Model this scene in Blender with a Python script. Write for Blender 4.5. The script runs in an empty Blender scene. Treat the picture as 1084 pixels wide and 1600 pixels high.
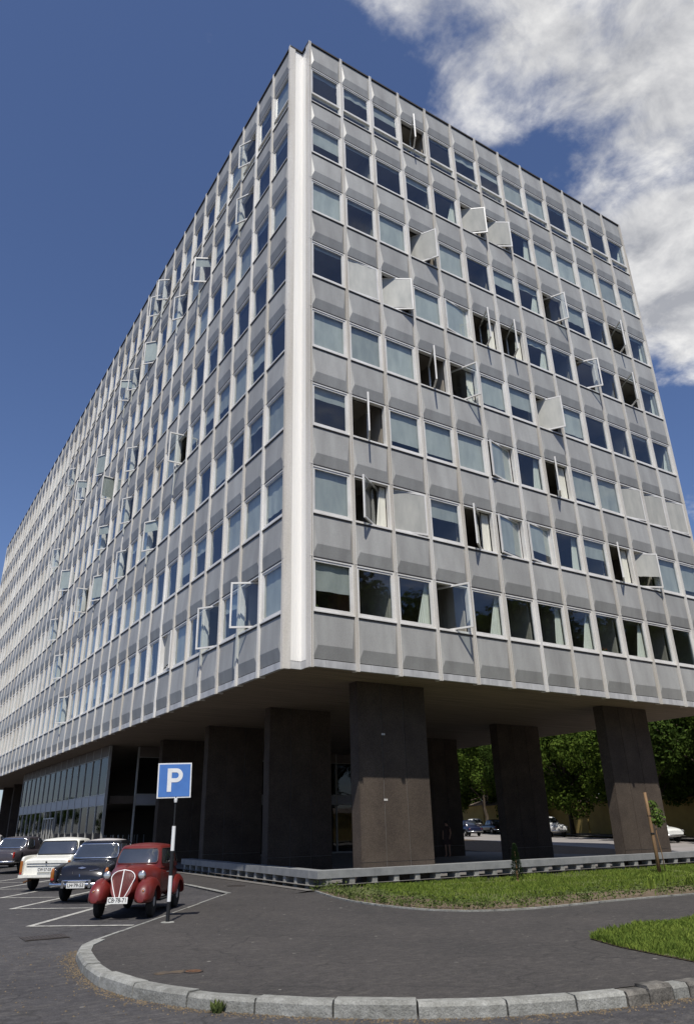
import bpy, bmesh, math, random
from mathutils import Vector, Matrix, noise
R = math.radians
random.seed(7)
scene = bpy.context.scene
col = scene.collection

# ------------------------------------------------------------------ camera
MOD = 1.65                                   # facade module in metres
Z0 = 6.0225                                  # underside of the raised block
cam_d = bpy.data.cameras.new('camera')
cam = bpy.data.objects.new('camera', cam_d); col.objects.link(cam); scene.camera = cam
yaw, pitch, roll = 0.5624, 0.4178, -0.0184
fw = Vector((math.sin(yaw)*math.cos(pitch), math.cos(yaw)*math.cos(pitch), math.sin(pitch)))
rt = Vector((math.cos(yaw), -math.sin(yaw), 0)); up = rt.cross(fw)
r2 = rt*math.cos(roll)+up*math.sin(roll); u2 = -rt*math.sin(roll)+up*math.cos(roll)
mw = Matrix((r2, u2, -fw)).transposed().to_4x4(); mw.translation = Vector((-10.779, -18.658, 1.621))
cam.matrix_world = mw
cam_d.sensor_fit = 'VERTICAL'; cam_d.sensor_height = 36
cam_d.lens = 1125.2/1600*36
cam_d.shift_x = 17.5/1600; cam_d.shift_y = -7.7/1600
cam_d.clip_start = .1; cam_d.clip_end = 3000

# ------------------------------------------------------------------ light and sky
SUN_EL, SUN_AZ = R(59), R(33.5)              # light travels towards +x,+y; azimuth measured from +y towards +x
w = bpy.data.worlds.new('World'); scene.world = w; w.use_nodes = True
N = w.node_tree.nodes; L = w.node_tree.links; N.clear()
def wn(t, **k):
    n = N.new(t)
    for a, b in k.items(): setattr(n, a, b)
    return n
def wm(op, a, b=None, c=None):
    n = N.new('ShaderNodeMath'); n.operation = op
    for i, v in enumerate((a, b, c)):
        if v is None: continue
        if isinstance(v, (int, float)): n.inputs[i].default_value = v
        else: L.new(v, n.inputs[i])
    return n.outputs[0]
sky = wn('ShaderNodeTexSky', sky_type='NISHITA', sun_disc=False)
sky.sun_elevation = SUN_EL; sky.sun_rotation = math.pi + SUN_AZ; sky.altitude = 100
sky.air_density = 1.0; sky.dust_density = .6; sky.ozone_density = 4.5
bg1 = wn('ShaderNodeBackground'); bg1.inputs[1].default_value = .098
tint = wn('ShaderNodeMix', data_type='RGBA', blend_type='MULTIPLY'); tint.inputs[0].default_value = 1; L.new(sky.outputs[0], tint.inputs[6]); tint.inputs[7].default_value = (1.0, .985, 1.13, 1); L.new(tint.outputs[2], bg1.inputs[0])
tc = wn('ShaderNodeTexCoord'); sx = wn('ShaderNodeSeparateXYZ'); L.new(tc.outputs['Generated'], sx.inputs[0])
zz = wm('ADD', wm('MAXIMUM', sx.outputs[2], .0), .1)
px = wm('DIVIDE', sx.outputs[0], zz); py = wm('DIVIDE', sx.outputs[1], zz)
cx = wn('ShaderNodeCombineXYZ'); L.new(px, cx.inputs[0]); L.new(py, cx.inputs[1]); cx.inputs[2].default_value = 3.7
def wnoise(scale, detail, rough, dist=0):
    n = wn('ShaderNodeTexNoise'); n.inputs['Scale'].default_value = scale; n.inputs['Detail'].default_value = detail
    n.inputs['Roughness'].default_value = rough; n.inputs['Distortion'].default_value = dist
    L.new(cx.outputs[0], n.inputs['Vector']); return n.outputs[0]
n1 = wnoise(5.5, 9, .58, .15); n2 = wnoise(1.3, 2, .5); n3 = wnoise(9, 7, .6, .3)
# the cloud bank: a front lying across the sky (cloud plane coordinates), its edge broken by noise
edge = wm('SUBTRACT', wm('MULTIPLY', px, .52), py)                    # >0 inside the bank
d1 = wm('ADD', wm('POWER', wm('SUBTRACT', px, .45), 2), wm('POWER', wm('SUBTRACT', py, .37), 2))
bump = wm('MULTIPLY', wm('EXPONENT', wm('MULTIPLY', d1, -38)), .38)
d2 = wm('ADD', wm('POWER', wm('SUBTRACT', px, .64), 2), wm('POWER', wm('SUBTRACT', py, .455), 2))
hole = wm('MULTIPLY', wm('EXPONENT', wm('MULTIPLY', d2, -130)), -.30)
d3 = wm('ADD', wm('POWER', wm('SUBTRACT', px, 1.15), 2), wm('POWER', wm('SUBTRACT', py, .58), 2))
low = wm('MULTIPLY', wm('EXPONENT', wm('MULTIPLY', d3, -22)), .16)
cov = wm('ADD', wm('ADD', wm('ADD', wm('MINIMUM', wm('ADD', wm('MULTIPLY', edge, 1.5), .12), .30), bump), hole), low)
def blob(x, y, k, a): return wm('MULTIPLY', wm('EXPONENT', wm('MULTIPLY', wm('ADD', wm('POWER', wm('SUBTRACT', px, x), 2), wm('POWER', wm('SUBTRACT', py, y), 2)), -k)), a)
for q in ((.74, .335, 70, .20), (.92, .44, 60, .14), (.185, .575, 420, .64), (.235, .52, 900, .33), (1.55, .80, 14, -.45)): cov = wm('ADD', cov, blob(*q))
cov = wm('SUBTRACT', cov, wm('MINIMUM', wm('MULTIPLY', wm('MAXIMUM', wm('SUBTRACT', .12, py), 0), .9), .42))
cov = wm('ADD', cov, wm('MULTIPLY', wm('SUBTRACT', n1, .5), 1.25))
cov = wm('ADD', cov, wm('MULTIPLY', wm('SUBTRACT', n2, .5), .35))
cov = wm('ADD', cov, wm('MULTIPLY', wm('SUBTRACT', n3, .5), .55))
mr = wn('ShaderNodeMapRange', interpolation_type='SMOOTHSTEP'); L.new(cov, mr.inputs[0])
mr.inputs[1].default_value = -.06; mr.inputs[2].default_value = .34
fade = wn('ShaderNodeMapRange'); L.new(sx.outputs[2], fade.inputs[0]); fade.inputs[1].default_value = .0; fade.inputs[2].default_value = .12
cfac = wm('MULTIPLY', wm('MULTIPLY', mr.outputs[0], .93), fade.outputs[0])
cr = wn('ShaderNodeValToRGB'); L.new(wm('ADD', wm('MULTIPLY', n3, .75), wm('MULTIPLY', cov, -.28)), cr.inputs[0])
cr.color_ramp.elements[0].position = .18; cr.color_ramp.elements[0].color = (.42, .43, .46, 1)
cr.color_ramp.elements[1].position = .42; cr.color_ramp.elements[1].color = (.95, .94, .92, 1)
bg2 = wn('ShaderNodeBackground'); L.new(cr.outputs[0], bg2.inputs[0]); bg2.inputs[1].default_value = 1.0
mx = wn('ShaderNodeMixShader'); L.new(cfac, mx.inputs[0]); L.new(bg1.outputs[0], mx.inputs[1]); L.new(bg2.outputs[0], mx.inputs[2])
wo = wn('ShaderNodeOutputWorld'); L.new(mx.outputs[0], wo.inputs[0])

sun_d = bpy.data.lights.new('sun', 'SUN'); sun_d.energy = 4.8; sun_d.angle = R(.53); sun_d.color = (1, .955, .88)
sun = bpy.data.objects.new('sun', sun_d); col.objects.link(sun)
sv = Vector((math.sin(SUN_AZ)*math.cos(SUN_EL), math.cos(SUN_AZ)*math.cos(SUN_EL), -math.sin(SUN_EL)))
sun.rotation_euler = sv.to_track_quat('-Z', 'Y').to_euler(); sun.location = (-20, -30, 60)
vs = scene.view_settings; vs.view_transform = 'Standard'; vs.look = 'None'; vs.gamma = 1; vs.use_curve_mapping = False
vs.exposure = 0.0
scene.cycles.max_bounces = 8; scene.cycles.transparent_max_bounces = 16

# ------------------------------------------------------------------ materials
def mat(name, c, rough=.7, var=.12, scale=3, stretch=(1, 1, 1), metal=0, bump=0, bscale=40, spec=.5, c2=None, coat=0, fine=0, fscale=150, objvar=0):
    """plain procedural surface: base colour broken by world-space noise (towards c2), fine grain and bump"""
    m = bpy.data.materials.new(name); m.use_nodes = True
    n = m.node_tree.nodes; l = m.node_tree.links; b = n['Principled BSDF']
    b.inputs['Roughness'].default_value = rough; b.inputs['Metallic'].default_value = metal
    b.inputs['Specular IOR Level'].default_value = spec; b.inputs['Coat Weight'].default_value = coat
    g = n.new('ShaderNodeNewGeometry'); mp = n.new('ShaderNodeMapping'); mp.inputs['Scale'].default_value = stretch
    l.new(g.outputs['Position'], mp.inputs[0])
    t = n.new('ShaderNodeTexNoise'); t.inputs['Scale'].default_value = scale; t.inputs['Detail'].default_value = 6; t.inputs['Roughness'].default_value = .6
    l.new(mp.outputs[0], t.inputs['Vector'])
    r = n.new('ShaderNodeValToRGB'); e = r.color_ramp.elements
    if c2 is None: c2 = tuple(max(0, v*(1-2*var)) for v in c)
    e[0].position = .3; e[0].color = (*c2, 1); e[1].position = .68; e[1].color = (*c, 1)
    l.new(t.outputs[0], r.inputs[0]); out = r.outputs[0]
    if fine:
        t2 = n.new('ShaderNodeTexNoise'); t2.inputs['Scale'].default_value = fscale; t2.inputs['Detail'].default_value = 3
        l.new(g.outputs['Position'], t2.inputs['Vector'])
        mr_ = n.new('ShaderNodeMapRange'); l.new(t2.outputs[0], mr_.inputs[0])
        mr_.inputs[1].default_value = .3; mr_.inputs[2].default_value = .7; mr_.inputs[3].default_value = 1-fine; mr_.inputs[4].default_value = 1+fine
        vm = n.new('ShaderNodeVectorMath'); vm.operation = 'SCALE'; l.new(out, vm.inputs[0]); l.new(mr_.outputs[0], vm.inputs['Scale']); out = vm.outputs[0]
    if objvar:
        oi = n.new('ShaderNodeObjectInfo'); mr_ = n.new('ShaderNodeMapRange'); l.new(oi.outputs['Random'], mr_.inputs[0]); mr_.inputs[3].default_value = 1-objvar; mr_.inputs[4].default_value = 1+objvar
        vm = n.new('ShaderNodeVectorMath'); vm.operation = 'SCALE'; l.new(out, vm.inputs[0]); l.new(mr_.outputs[0], vm.inputs['Scale']); out = vm.outputs[0]
    l.new(out, b.inputs['Base Color'])
    if bump:
        t3 = n.new('ShaderNodeTexNoise'); t3.inputs['Scale'].default_value = bscale; t3.inputs['Detail'].default_value = 4
        l.new(mp.outputs[0], t3.inputs['Vector'])
        bp = n.new('ShaderNodeBump'); bp.inputs['Strength'].default_value = bump; bp.inputs['Distance'].default_value = .02
        l.new(t3.outputs[0], bp.inputs['Height']); l.new(bp.outputs[0], b.inputs['Normal'])
    return m
def glass_mat(name, tint=(.72, .80, .80), refl=1.0, ior=1.55, wob=.0):
    m = bpy.data.materials.new(name); m.use_nodes = True
    n = m.node_tree.nodes; l = m.node_tree.links; n.clear()
    o = n.new('ShaderNodeOutputMaterial'); tr = n.new('ShaderNodeBsdfTransparent'); tr.inputs[0].default_value = (*tint, 1)
    gl = n.new('ShaderNodeBsdfGlossy'); gl.inputs['Roughness'].default_value = .02; gl.inputs[0].default_value = (.95, .97, 1, 1)
    # Schlick reflectance from |I.N|, the same from both sides of the thin pane
    ge = n.new('ShaderNodeNewGeometry'); dt = n.new('ShaderNodeVectorMath'); dt.operation = 'DOT_PRODUCT'; l.new(ge.outputs['Incoming'], dt.inputs[0]); l.new(ge.outputs['Normal'], dt.inputs[1])
    ab = n.new('ShaderNodeMath'); ab.operation = 'ABSOLUTE'; l.new(dt.outputs['Value'], ab.inputs[0])
    om = n.new('ShaderNodeMath'); om.operation = 'SUBTRACT'; om.inputs[0].default_value = 1; om.use_clamp = True; l.new(ab.outputs[0], om.inputs[1])
    pw = n.new('ShaderNodeMath'); pw.operation = 'POWER'; pw.inputs[1].default_value = 4.2; l.new(om.outputs[0], pw.inputs[0])
    ml = n.new('ShaderNodeMath'); ml.operation = 'MULTIPLY_ADD'; ml.inputs[1].default_value = .85*refl; ml.inputs[2].default_value = .085*refl; ml.use_clamp = True; l.new(pw.outputs[0], ml.inputs[0])
    if wob:
        g = n.new('ShaderNodeNewGeometry'); t = n.new('ShaderNodeTexNoise'); t.inputs['Scale'].default_value = .8; l.new(g.outputs['Position'], t.inputs['Vector'])
        bp = n.new('ShaderNodeBump'); bp.inputs['Strength'].default_value = wob; bp.inputs['Distance'].default_value = .03; l.new(t.outputs[0], bp.inputs['Height'])
        l.new(bp.outputs[0], gl.inputs['Normal'])
    mi = n.new('ShaderNodeMixShader'); l.new(ml.outputs[0], mi.inputs[0]); l.new(tr.outputs[0], mi.inputs[1]); l.new(gl.outputs[0], mi.inputs[2])
    l.new(mi.outputs[0], o.inputs[0]); return m
M = {}
M['panel'] = mat('panel_enamel', (.385, .385, .362), .5, scale=.9, stretch=(1.6, 1.6, .35), c2=(.275, .27, .255), fine=.08, fscale=30, objvar=.10)
M['alu'] = mat('weathered_aluminium', (.76, .745, .71), .42, scale=.7, stretch=(1.2, 1.2, .12), c2=(.50, .455, .38), fine=.08, fscale=25)
M['alu_corner'] = mat('corner_sheet', (.88, .865, .825), .40, scale=.8, stretch=(3, 3, .12), c2=(.76, .745, .705))
M['frame'] = mat('window_frame', (.74, .73, .70), .4, scale=1.2, c2=(.60, .58, .54))
M['shadow_line'] = mat('shadow_line_dark', (.05, .045, .04), .6)  # dark tone for the painted shadow lines and the backing in the panel gaps
M['trim'] = mat('zinc_trim', (.56, .56, .55), .5, scale=2.6, stretch=(1, 1, .3), c2=(.34, .34, .34))
M['glass'] = glass_mat('window_glass', (.86, .92, .92), 1.1, wob=.06)
M['blind'] = mat('blind_cloth', (.50, .495, .45), .9, scale=1.5, stretch=(2, 2, .6), c2=(.37, .375, .35), objvar=.16)
M['curtain'] = mat('curtain_cloth', (.72, .71, .62), .9, scale=3, stretch=(4, 4, .3), c2=(.56, .55, .48))
M['room'] = mat('room_paint', (.42, .39, .33), .9, scale=.3, c2=(.22, .19, .16))
M['room_dark'] = mat('room_floor', (.10, .075, .055), .8)
M['cupboard'] = mat('cupboard_wood', (.20, .10, .05), .6, stretch=(1, 1, .2))
M['soffit'] = mat('shuttered_concrete', (.30, .235, .17), .85, scale=2.5, stretch=(.12, 5, 1), c2=(.11, .085, .06), bump=.5, bscale=10)
M['pier'] = mat('black_mosaic', (.088, .070, .056), .8, scale=1.2, c2=(.058, .046, .038), objvar=.10, spec=.12, fine=.3, fscale=35, bump=.25, bscale=90)
M['pier_joint'] = mat('pier_joint', (.22, .21, .20), .7)
M['roof'] = mat('roof_felt', (.05, .045, .045), .9)
M['concrete'] = mat('bench_concrete', (.25, .255, .25), .8, scale=3, c2=(.17, .175, .175), fine=.12, fscale=70, bump=.15, bscale=60)
M['kerb'] = mat('kerb_concrete', (.31, .31, .285), .85, scale=6, c2=(.15, .148, .13), fine=.2, fscale=60, bump=.5, bscale=45, objvar=.14)
M['kerb_wet'] = mat('kerb_concrete_stained', (.20, .185, .16), .85, scale=5, c2=(.022, .020, .017), fine=.2, fscale=60, bump=.5, bscale=45)
M['paving'] = mat('terrace_paving', (.17, .16, .145), .85, scale=2, c2=(.12, .11, .10), fine=.1, bump=.1)
M['paint'] = mat('road_paint', (.50, .49, .44), .8, scale=5, c2=(.22, .215, .20), fine=.25, fscale=40)
M['soil'] = mat('soil', (.17, .125, .08), .95, scale=4, c2=(.09, .065, .04), bump=1, bscale=25)
M['iron'] = mat('cast_iron', (.055, .045, .04), .6, scale=12, c2=(.03, .025, .02))
M['rust'] = mat('rusty_iron', (.16, .075, .03), .8, scale=14, c2=(.05, .03, .02))
def asphalt(name, a, b_, streak):
    m = mat(name, a, .88, scale=.45, c2=b_, fine=.30, fscale=45, bump=.35, bscale=110, spec=.3)
    n = m.node_tree.nodes; l = m.node_tree.links; bs = n['Principled BSDF']
    src = bs.inputs['Base Color'].links[0].from_socket
    g = n.new('ShaderNodeNewGeometry'); mp = n.new('ShaderNodeMapping'); mp.inputs['Scale'].default_value = (2.2, 7, 1); mp.inputs['Rotation'].default_value = (0, 0, .5)
    l.new(g.outputs['Position'], mp.inputs[0])
    t = n.new('ShaderNodeTexNoise'); t.inputs['Scale'].default_value = 1.6; t.inputs['Detail'].default_value = 8; t.inputs['Roughness'].default_value = .75; l.new(mp.outputs[0], t.inputs['Vector'])
    r = n.new('ShaderNodeMapRange'); l.new(t.outputs[0], r.inputs[0]); r.inputs[1].default_value = .50; r.inputs[2].default_value = .80; r.inputs[4].default_value = streak
    mi = n.new('ShaderNodeMix'); mi.data_type = 'RGBA'; l.new(r.outputs[0], mi.inputs[0]); l.new(src, mi.inputs[6]); mi.inputs[7].default_value = (.21, .19, .16, 1)
    # coarse patchiness, grit and hairline cracks
    t5 = n.new('ShaderNodeTexNoise'); t5.inputs['Scale'].default_value = 9; t5.inputs['Detail'].default_value = 9; t5.inputs['Roughness'].default_value = .8; l.new(g.outputs['Position'], t5.inputs['Vector'])
    r5 = n.new('ShaderNodeMapRange'); l.new(t5.outputs[0], r5.inputs[0]); r5.inputs[1].default_value = .3; r5.inputs[2].default_value = .7; r5.inputs[3].default_value = .60; r5.inputs[4].default_value = 1.40
    sc_ = n.new('ShaderNodeVectorMath'); sc_.operation = 'SCALE'; l.new(mi.outputs[2], sc_.inputs[0]); l.new(r5.outputs[0], sc_.inputs['Scale'])
    v = n.new('ShaderNodeTexVoronoi'); v.inputs['Scale'].default_value = 3.2; l.new(g.outputs['Position'], v.inputs['Vector'])
    sp_ = n.new('ShaderNodeSeparateColor'); l.new(v.outputs['Color'], sp_.inputs[0])
    th = n.new('ShaderNodeMath'); th.operation = 'MULTIPLY'; l.new(sp_.outputs[0], th.inputs[0]); th.inputs[1].default_value = .11
    lt_ = n.new('ShaderNodeMath'); lt_.operation = 'LESS_THAN'; l.new(v.outputs['Distance'], lt_.inputs[0]); l.new(th.outputs[0], lt_.inputs[1])
    ml_ = n.new('ShaderNodeMath'); ml_.operation = 'MULTIPLY'; l.new(lt_.outputs[0], ml_.inputs[0]); l.new(sp_.outputs[1], ml_.inputs[1])
    mi2 = n.new('ShaderNodeMix'); mi2.data_type = 'RGBA'; l.new(ml_.outputs[0], mi2.inputs[0]); l.new(sc_.outputs[0], mi2.inputs[6]); mi2.inputs[7].default_value = (.24, .225, .20, 1)
    wv = n.new('ShaderNodeTexNoise'); wv.inputs['Scale'].default_value = 1.3; l.new(g.outputs['Position'], wv.inputs['Vector'])
    wa = n.new('ShaderNodeVectorMath'); wa.operation = 'ADD'; l.new(g.outputs['Position'], wa.inputs[0]); l.new(wv.outputs['Color'], wa.inputs[1])
    vc = n.new('ShaderNodeTexVoronoi'); vc.feature = 'DISTANCE_TO_EDGE'; vc.inputs['Scale'].default_value = .28; l.new(wa.outputs[0], vc.inputs['Vector'])
    rc = n.new('ShaderNodeMapRange'); l.new(vc.outputs['Distance'], rc.inputs[0]); rc.inputs[1].default_value = .007; rc.inputs[2].default_value = .0; rc.inputs[4].default_value = .55
    mi3 = n.new('ShaderNodeMix'); mi3.data_type = 'RGBA'; l.new(rc.outputs[0], mi3.inputs[0]); l.new(mi2.outputs[2], mi3.inputs[6]); mi3.inputs[7].default_value = (.02, .019, .018, 1)
    l.new(mi3.outputs[2], bs.inputs['Base Color']); return m
M['road'] = asphalt('road_asphalt', (.070, .066, .066), (.044, .042, .044), .45)
M['pavement'] = asphalt('pavement_asphalt', (.062, .056, .052), (.042, .039, .037), .35)
M['plank'] = mat('stake_wood', (.27, .16, .075), .8, scale=8, stretch=(3, 3, .4), c2=(.15, .09, .045))

# ------------------------------------------------------------------ mesh helpers
class MB:
    def __init__(s): s.v = []; s.f = []; s.m = []; s.cur = 0
    def add(s, vs_, fs):
        o = len(s.v); s.v += [tuple(p) for p in vs_]
        for f in fs: s.f.append(tuple(o+i for i in f)); s.m.append(s.cur)
        return s
    def box(s, x0, x1, y0, y1, z0, z1):
        return s.add([(x0, y0, z0), (x1, y0, z0), (x1, y1, z0), (x0, y1, z0), (x0, y0, z1), (x1, y0, z1), (x1, y1, z1), (x0, y1, z1)],
                     [(0, 3, 2, 1), (4, 5, 6, 7), (0, 1, 5, 4), (1, 2, 6, 5), (2, 3, 7, 6), (3, 0, 4, 7)])
    def quad(s, a, b, c, d): return s.add([a, b, c, d], [(0, 1, 2, 3)])
    def prism(s, poly, z0, z1):
        n = len(poly)
        return s.add([(x, y, z0) for x, y in poly]+[(x, y, z1) for x, y in poly],
                     [tuple(range(n-1, -1, -1)), tuple(range(n, 2*n))]+[(i, (i+1) % n, n+(i+1) % n, n+i) for i in range(n)])
    def rings(s, rs, cap=True, closed=True):
        n = len(rs[0]); o = len(s.v)
        fs = []
        for k in range(len(rs)-1):
            for i in range(n if closed else n-1):
                j = (i+1) % n; fs.append((k*n+i, k*n+j, (k+1)*n+j, (k+1)*n+i))
        if cap: fs += [tuple(range(n-1, -1, -1)), tuple((len(rs)-1)*n+i for i in range(n))]
        return s.add([p for r in rs for p in r], fs)
    def tube(s, pts, r, n=8, closed=False):
        pts = [Vector(p) for p in pts]; rs = []; N_ = len(pts); ref = None
        for i, p in enumerate(pts):
            a = pts[(i-1) % N_] if (closed or i > 0) else p; b = pts[(i+1) % N_] if (closed or i < N_-1) else p
            d = (b-a).normalized()
            if ref is None: ref = Vector((0, 0, 1)) if abs(d.z) < .9 else Vector((1, 0, 0))
            u = d.cross(ref).normalized(); v = u.cross(d).normalized(); ref = v
            rr = r[i] if isinstance(r, (list, tuple)) else r
            rs.append([p+u*math.cos(2*math.pi*k/n)*rr+v*math.sin(2*math.pi*k/n)*rr for k in range(n)])
        if closed: rs.append(rs[0]); return s.rings(rs, cap=False)
        return s.rings(rs)
    def lathe(s, prof, o, axis=(0, 0, 1), n=20, cap=True):
        ax = Vector(axis).normalized(); t = Vector((0, 0, 1)) if abs(ax.z) < .9 else Vector((1, 0, 0))
        u = ax.cross(t).normalized(); v = ax.cross(u); o = Vector(o)
        return s.rings([[o+ax*h+(u*math.cos(2*math.pi*k/n)+v*math.sin(2*math.pi*k/n))*max(r, 1e-4) for k in range(n)] for r, h in prof], cap)
    def grid(s, P):
        o = len(P[0])
        return s.add([p for r in P for p in r], [(i*o+j, i*o+j+1, (i+1)*o+j+1, (i+1)*o+j) for i in range(len(P)-1) for j in range(o-1)])
    def mesh(s, name, mats, smooth=False):
        me = bpy.data.meshes.new(name); me.from_pydata(s.v, [], s.f)
        if not isinstance(mats, (list, tuple)): mats = [mats]
        for m in mats: me.materials.append(m)
        if len(mats) > 1:
            for p, i in zip(me.polygons, s.m): p.material_index = i
        if smooth:
            for p in me.polygons: p.use_smooth = True
        me.update(); return me
    def build(s, name, mats, parent=None, smooth=False): return ob(name, s.mesh(name, mats, smooth), parent)
def ob(name, me, parent=None, loc=None, rot=None):
    o = bpy.data.objects.new(name, me); col.objects.link(o); o.parent = parent
    if loc is not None: o.location = loc
    if rot is not None: o.rotation_euler = rot
    return o
def tag(o, label=None, cat=None, group=None, kind=None):
    if label: o['label'] = label
    if cat: o['category'] = cat
    if group: o['group'] = group
    if kind: o['kind'] = kind
    return o
def empty(name, loc=(0, 0, 0), rz=0):
    o = bpy.data.objects.new(name, None); col.objects.link(o); o.location = loc; o.rotation_euler = (0, 0, rz); o.empty_display_size = .3; return o
def bake(me, mods):
    """evaluate modifiers on a mesh once and return the plain mesh"""
    o = bpy.data.objects.new('tmp', me); col.objects.link(o)
    for t, kw in mods:
        m = o.modifiers.new(t, t)
        for k, v in kw.items(): setattr(m, k, v)
    dg = bpy.context.evaluated_depsgraph_get(); r = bpy.data.meshes.new_from_object(o.evaluated_get(dg)); r.name = me.name
    bpy.data.objects.remove(o); return r
def text_mesh(txt, size, ext=.002, mat_=None):
    c = bpy.data.curves.new('txt', 'FONT'); c.body = txt; c.size = size; c.extrude = ext; c.align_x = 'CENTER'; c.align_y = 'CENTER'; c.offset = size*.012
    o = bpy.data.objects.new('tmp', c); col.objects.link(o)
    dg = bpy.context.evaluated_depsgraph_get(); me = bpy.data.meshes.new_from_object(o.evaluated_get(dg)); bpy.data.objects.remove(o)
    if mat_: me.materials.clear(); me.materials.append(mat_)
    return me

# ------------------------------------------------------------------ ground, road, parking lot
def lotz(x, y):
    t = min(1, max(0, (y+8.5)/5)); t = t*t*(3-2*t)
    far = max(0, (x-24))*.008+max(0, y-10)*.008*min(1, max(0, (x-22)/10))
    return -.13+.10*t*(1 if x < 10 else 0) - 0
xs = [-600, -200, -60, -25]+[-20+i for i in range(0, 42, 1)]+[30, 60, 200, 700]; ys = [-600, -200, -60, -30]+[-20+i*.5 for i in range(0, 80)]+[30, 60, 100, 200, 700]
g = MB().grid([[(x, y, lotz(x, y)) for x in xs] for y in ys])
tag(g.build('road', M['road'], smooth=True), kind='structure')
def sheet(name, poly, z, m):
    from mathutils.geometry import tessellate_polygon
    pts = [(x, y, z) for x, y in poly]; tri = tessellate_polygon([[Vector(p) for p in pts]])
    b = MB(); b.add(pts, [t if (Vector(pts[t[1]])-Vector(pts[t[0]])).cross(Vector(pts[t[2]])-Vector(pts[t[0]])).z > 0 else t[::-1] for t in tri])
    return tag(b.build(name, m), kind='structure')
# pavement: raised asphalt with a rounded corner
KERB = [(-7.0, -5.0), (-7.35, -5.55), (-7.56, -6.2), (-7.72, -7.2), (-7.77, -8.15), (-7.65, -9.02), (-7.46, -9.57), (-7.18, -10.16), (-6.81, -10.65), (-6.46, -11.08), (-6.07, -11.44),
        (-5.68, -11.76), (-5.36, -11.96), (-4.92, -12.22), (-4.47, -12.39), (-4.01, -12.56), (-3.54, -12.68), (-3.01, -12.75), (-2.5, -12.79), (-1, -12.84), (2, -12.9), (8, -13), (20, -13.2), (60, -14)]
def resample(pl, step):
    out = [Vector(pl[0]).to_2d()]; acc = 0
    for a, b in zip(pl, pl[1:]):
        a = Vector(a).to_2d(); b = Vector(b).to_2d(); d = (b-a).length; t = step-acc
        while t <= d: out.append(a+(b-a)*t/d); t += step
        acc = d-(t-step)
    return out
def offset(pl, d):
    o = []
    for i, p in enumerate(pl):
        a = pl[max(0, i-1)]; b = pl[min(len(pl)-1, i+1)]; t = (Vector(b)-Vector(a)).to_2d().normalized(); n = Vector((-t.y, t.x)); o.append(Vector(p).to_2d()+n*d)
    return o
inner = offset(KERB, .20)
pav = [tuple(p) for p in inner]+[(60, .6), (-.2, .6), (.45, 1.0), (1.7, 14.2), (1.2, 24), (-1.0, 24), (-1.12, 6.57), (-1.59, 1.96), (-6.95, -4.93)]
sheet('pavement', pav, 0, M['pavement'])
# kerb of separate stones
kb = tag(empty('kerb', (0, 0, 0)), kind='structure')
def kerb_run(pl, lengths, width, top=.0, bot=-.2, m='kerb', dark=lambda j: False, jit=.006):
    fine = resample(pl, .05); i = 0; j = 0
    while i < len(fine)-2:
        n = int(lengths(j)/.05); seg = fine[i:min(i+n+1, len(fine))]
        if len(seg) < 3: break
        seg = seg[:1]+seg[3:-1:5]+seg[-1:]
        t0 = (seg[1]-seg[0]).normalized()*.011; t1 = (seg[-1]-seg[-2]).normalized()*.011; seg[0] = seg[0]+t0; seg[-1] = seg[-1]-t1
        inn = offset(seg, width); dz = random.uniform(-jit, jit); rs = []
        for a, b in zip(seg, inn):
            d = (b-a).normalized()*.035; z = top+.012+dz
            rs.append([(a.x, a.y, bot), (a.x+d.x*.3, a.y+d.y*.3, z-.035), (a.x+d.x*1.1, a.y+d.y*1.1, z), (b.x, b.y, z-.004), (b.x, b.y, bot)])
        o = MB().rings(rs).build('kerb_stone', M['kerb_wet' if dark(j) else m], kb); i += n; j += 1
random.seed(5)
kerb_run(KERB[:17], lambda j: random.choice((.75, .85, .9, .95)), .21, jit=.011)
kerb_run([(-3.54, -12.68), (-3.01, -12.75), (-2.5, -12.79), (-1, -12.84), (2, -12.9), (8, -13)], lambda j: (.32, .38, .30, .42)[j % 4], .21, dark=lambda j: j % 4 != 2, jit=.016)
kerb_run([(8, -13), (20, -13.2), (60, -14)], lambda j: 1.0, .21)
kerb_run([(-1.55, 1.98), (-1.12, 6.57), (-1.0, 24)], lambda j: 1.0, -.14)
kerb_run([(-6.98, -4.98), (-1.6, 1.96)], lambda j: 1.0, -.09, top=-.005)
# grit and leaf litter in the gutter
M['litter'] = mat('gutter_litter', (.20, .15, .09), .95, scale=9, c2=(.09, .07, .045))
def litter():
    rn = random.Random(77); b = MB(); fine = resample(KERB[1:20], .02)
    for k in range(2600):
        p = fine[rn.randrange(len(fine)-1)]; i = fine.index(p); t = (fine[min(i+1, len(fine)-1)]-fine[max(0, i-1)]).normalized(); n = Vector((t.y, -t.x)); d = abs(rn.gauss(0, .10))+.004
        if rn.random() < .12: d += rn.random()*1.2
        c = p+n*d; s = rn.uniform(.004, .016); z = lotz(c.x, c.y)+.001; a = rn.random()*6.28
        q = [(c.x+math.cos(a+j*2.1)*s*rn.uniform(.6, 1.4), c.y+math.sin(a+j*2.1)*s*rn.uniform(.6, 1.4), z) for j in range(3)]
        b.add(q+[(c.x, c.y, z+s*.9)], [(0, 1, 3), (1, 2, 3), (2, 0, 3)])
    return tag(b.build('gutter_litter', M['litter']), 'brown grit and leaf litter along the foot of the kerb', 'litter', kind='stuff')
litter()
# rusty run off round the small cover
M['stain'] = mat('rust_stain', (.115, .078, .042), .9, scale=9, c2=(.055, .047, .040))
rs_ = random.Random(4)
sheet('rust_stain', [(-6.95+.30*math.cos(a)*rs_.uniform(.5, 1.1), -8.62+.13*math.sin(a)*rs_.uniform(.4, 1.2)) for a in [k*.3 for k in range(21)]], .0035, M['stain'])
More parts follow.
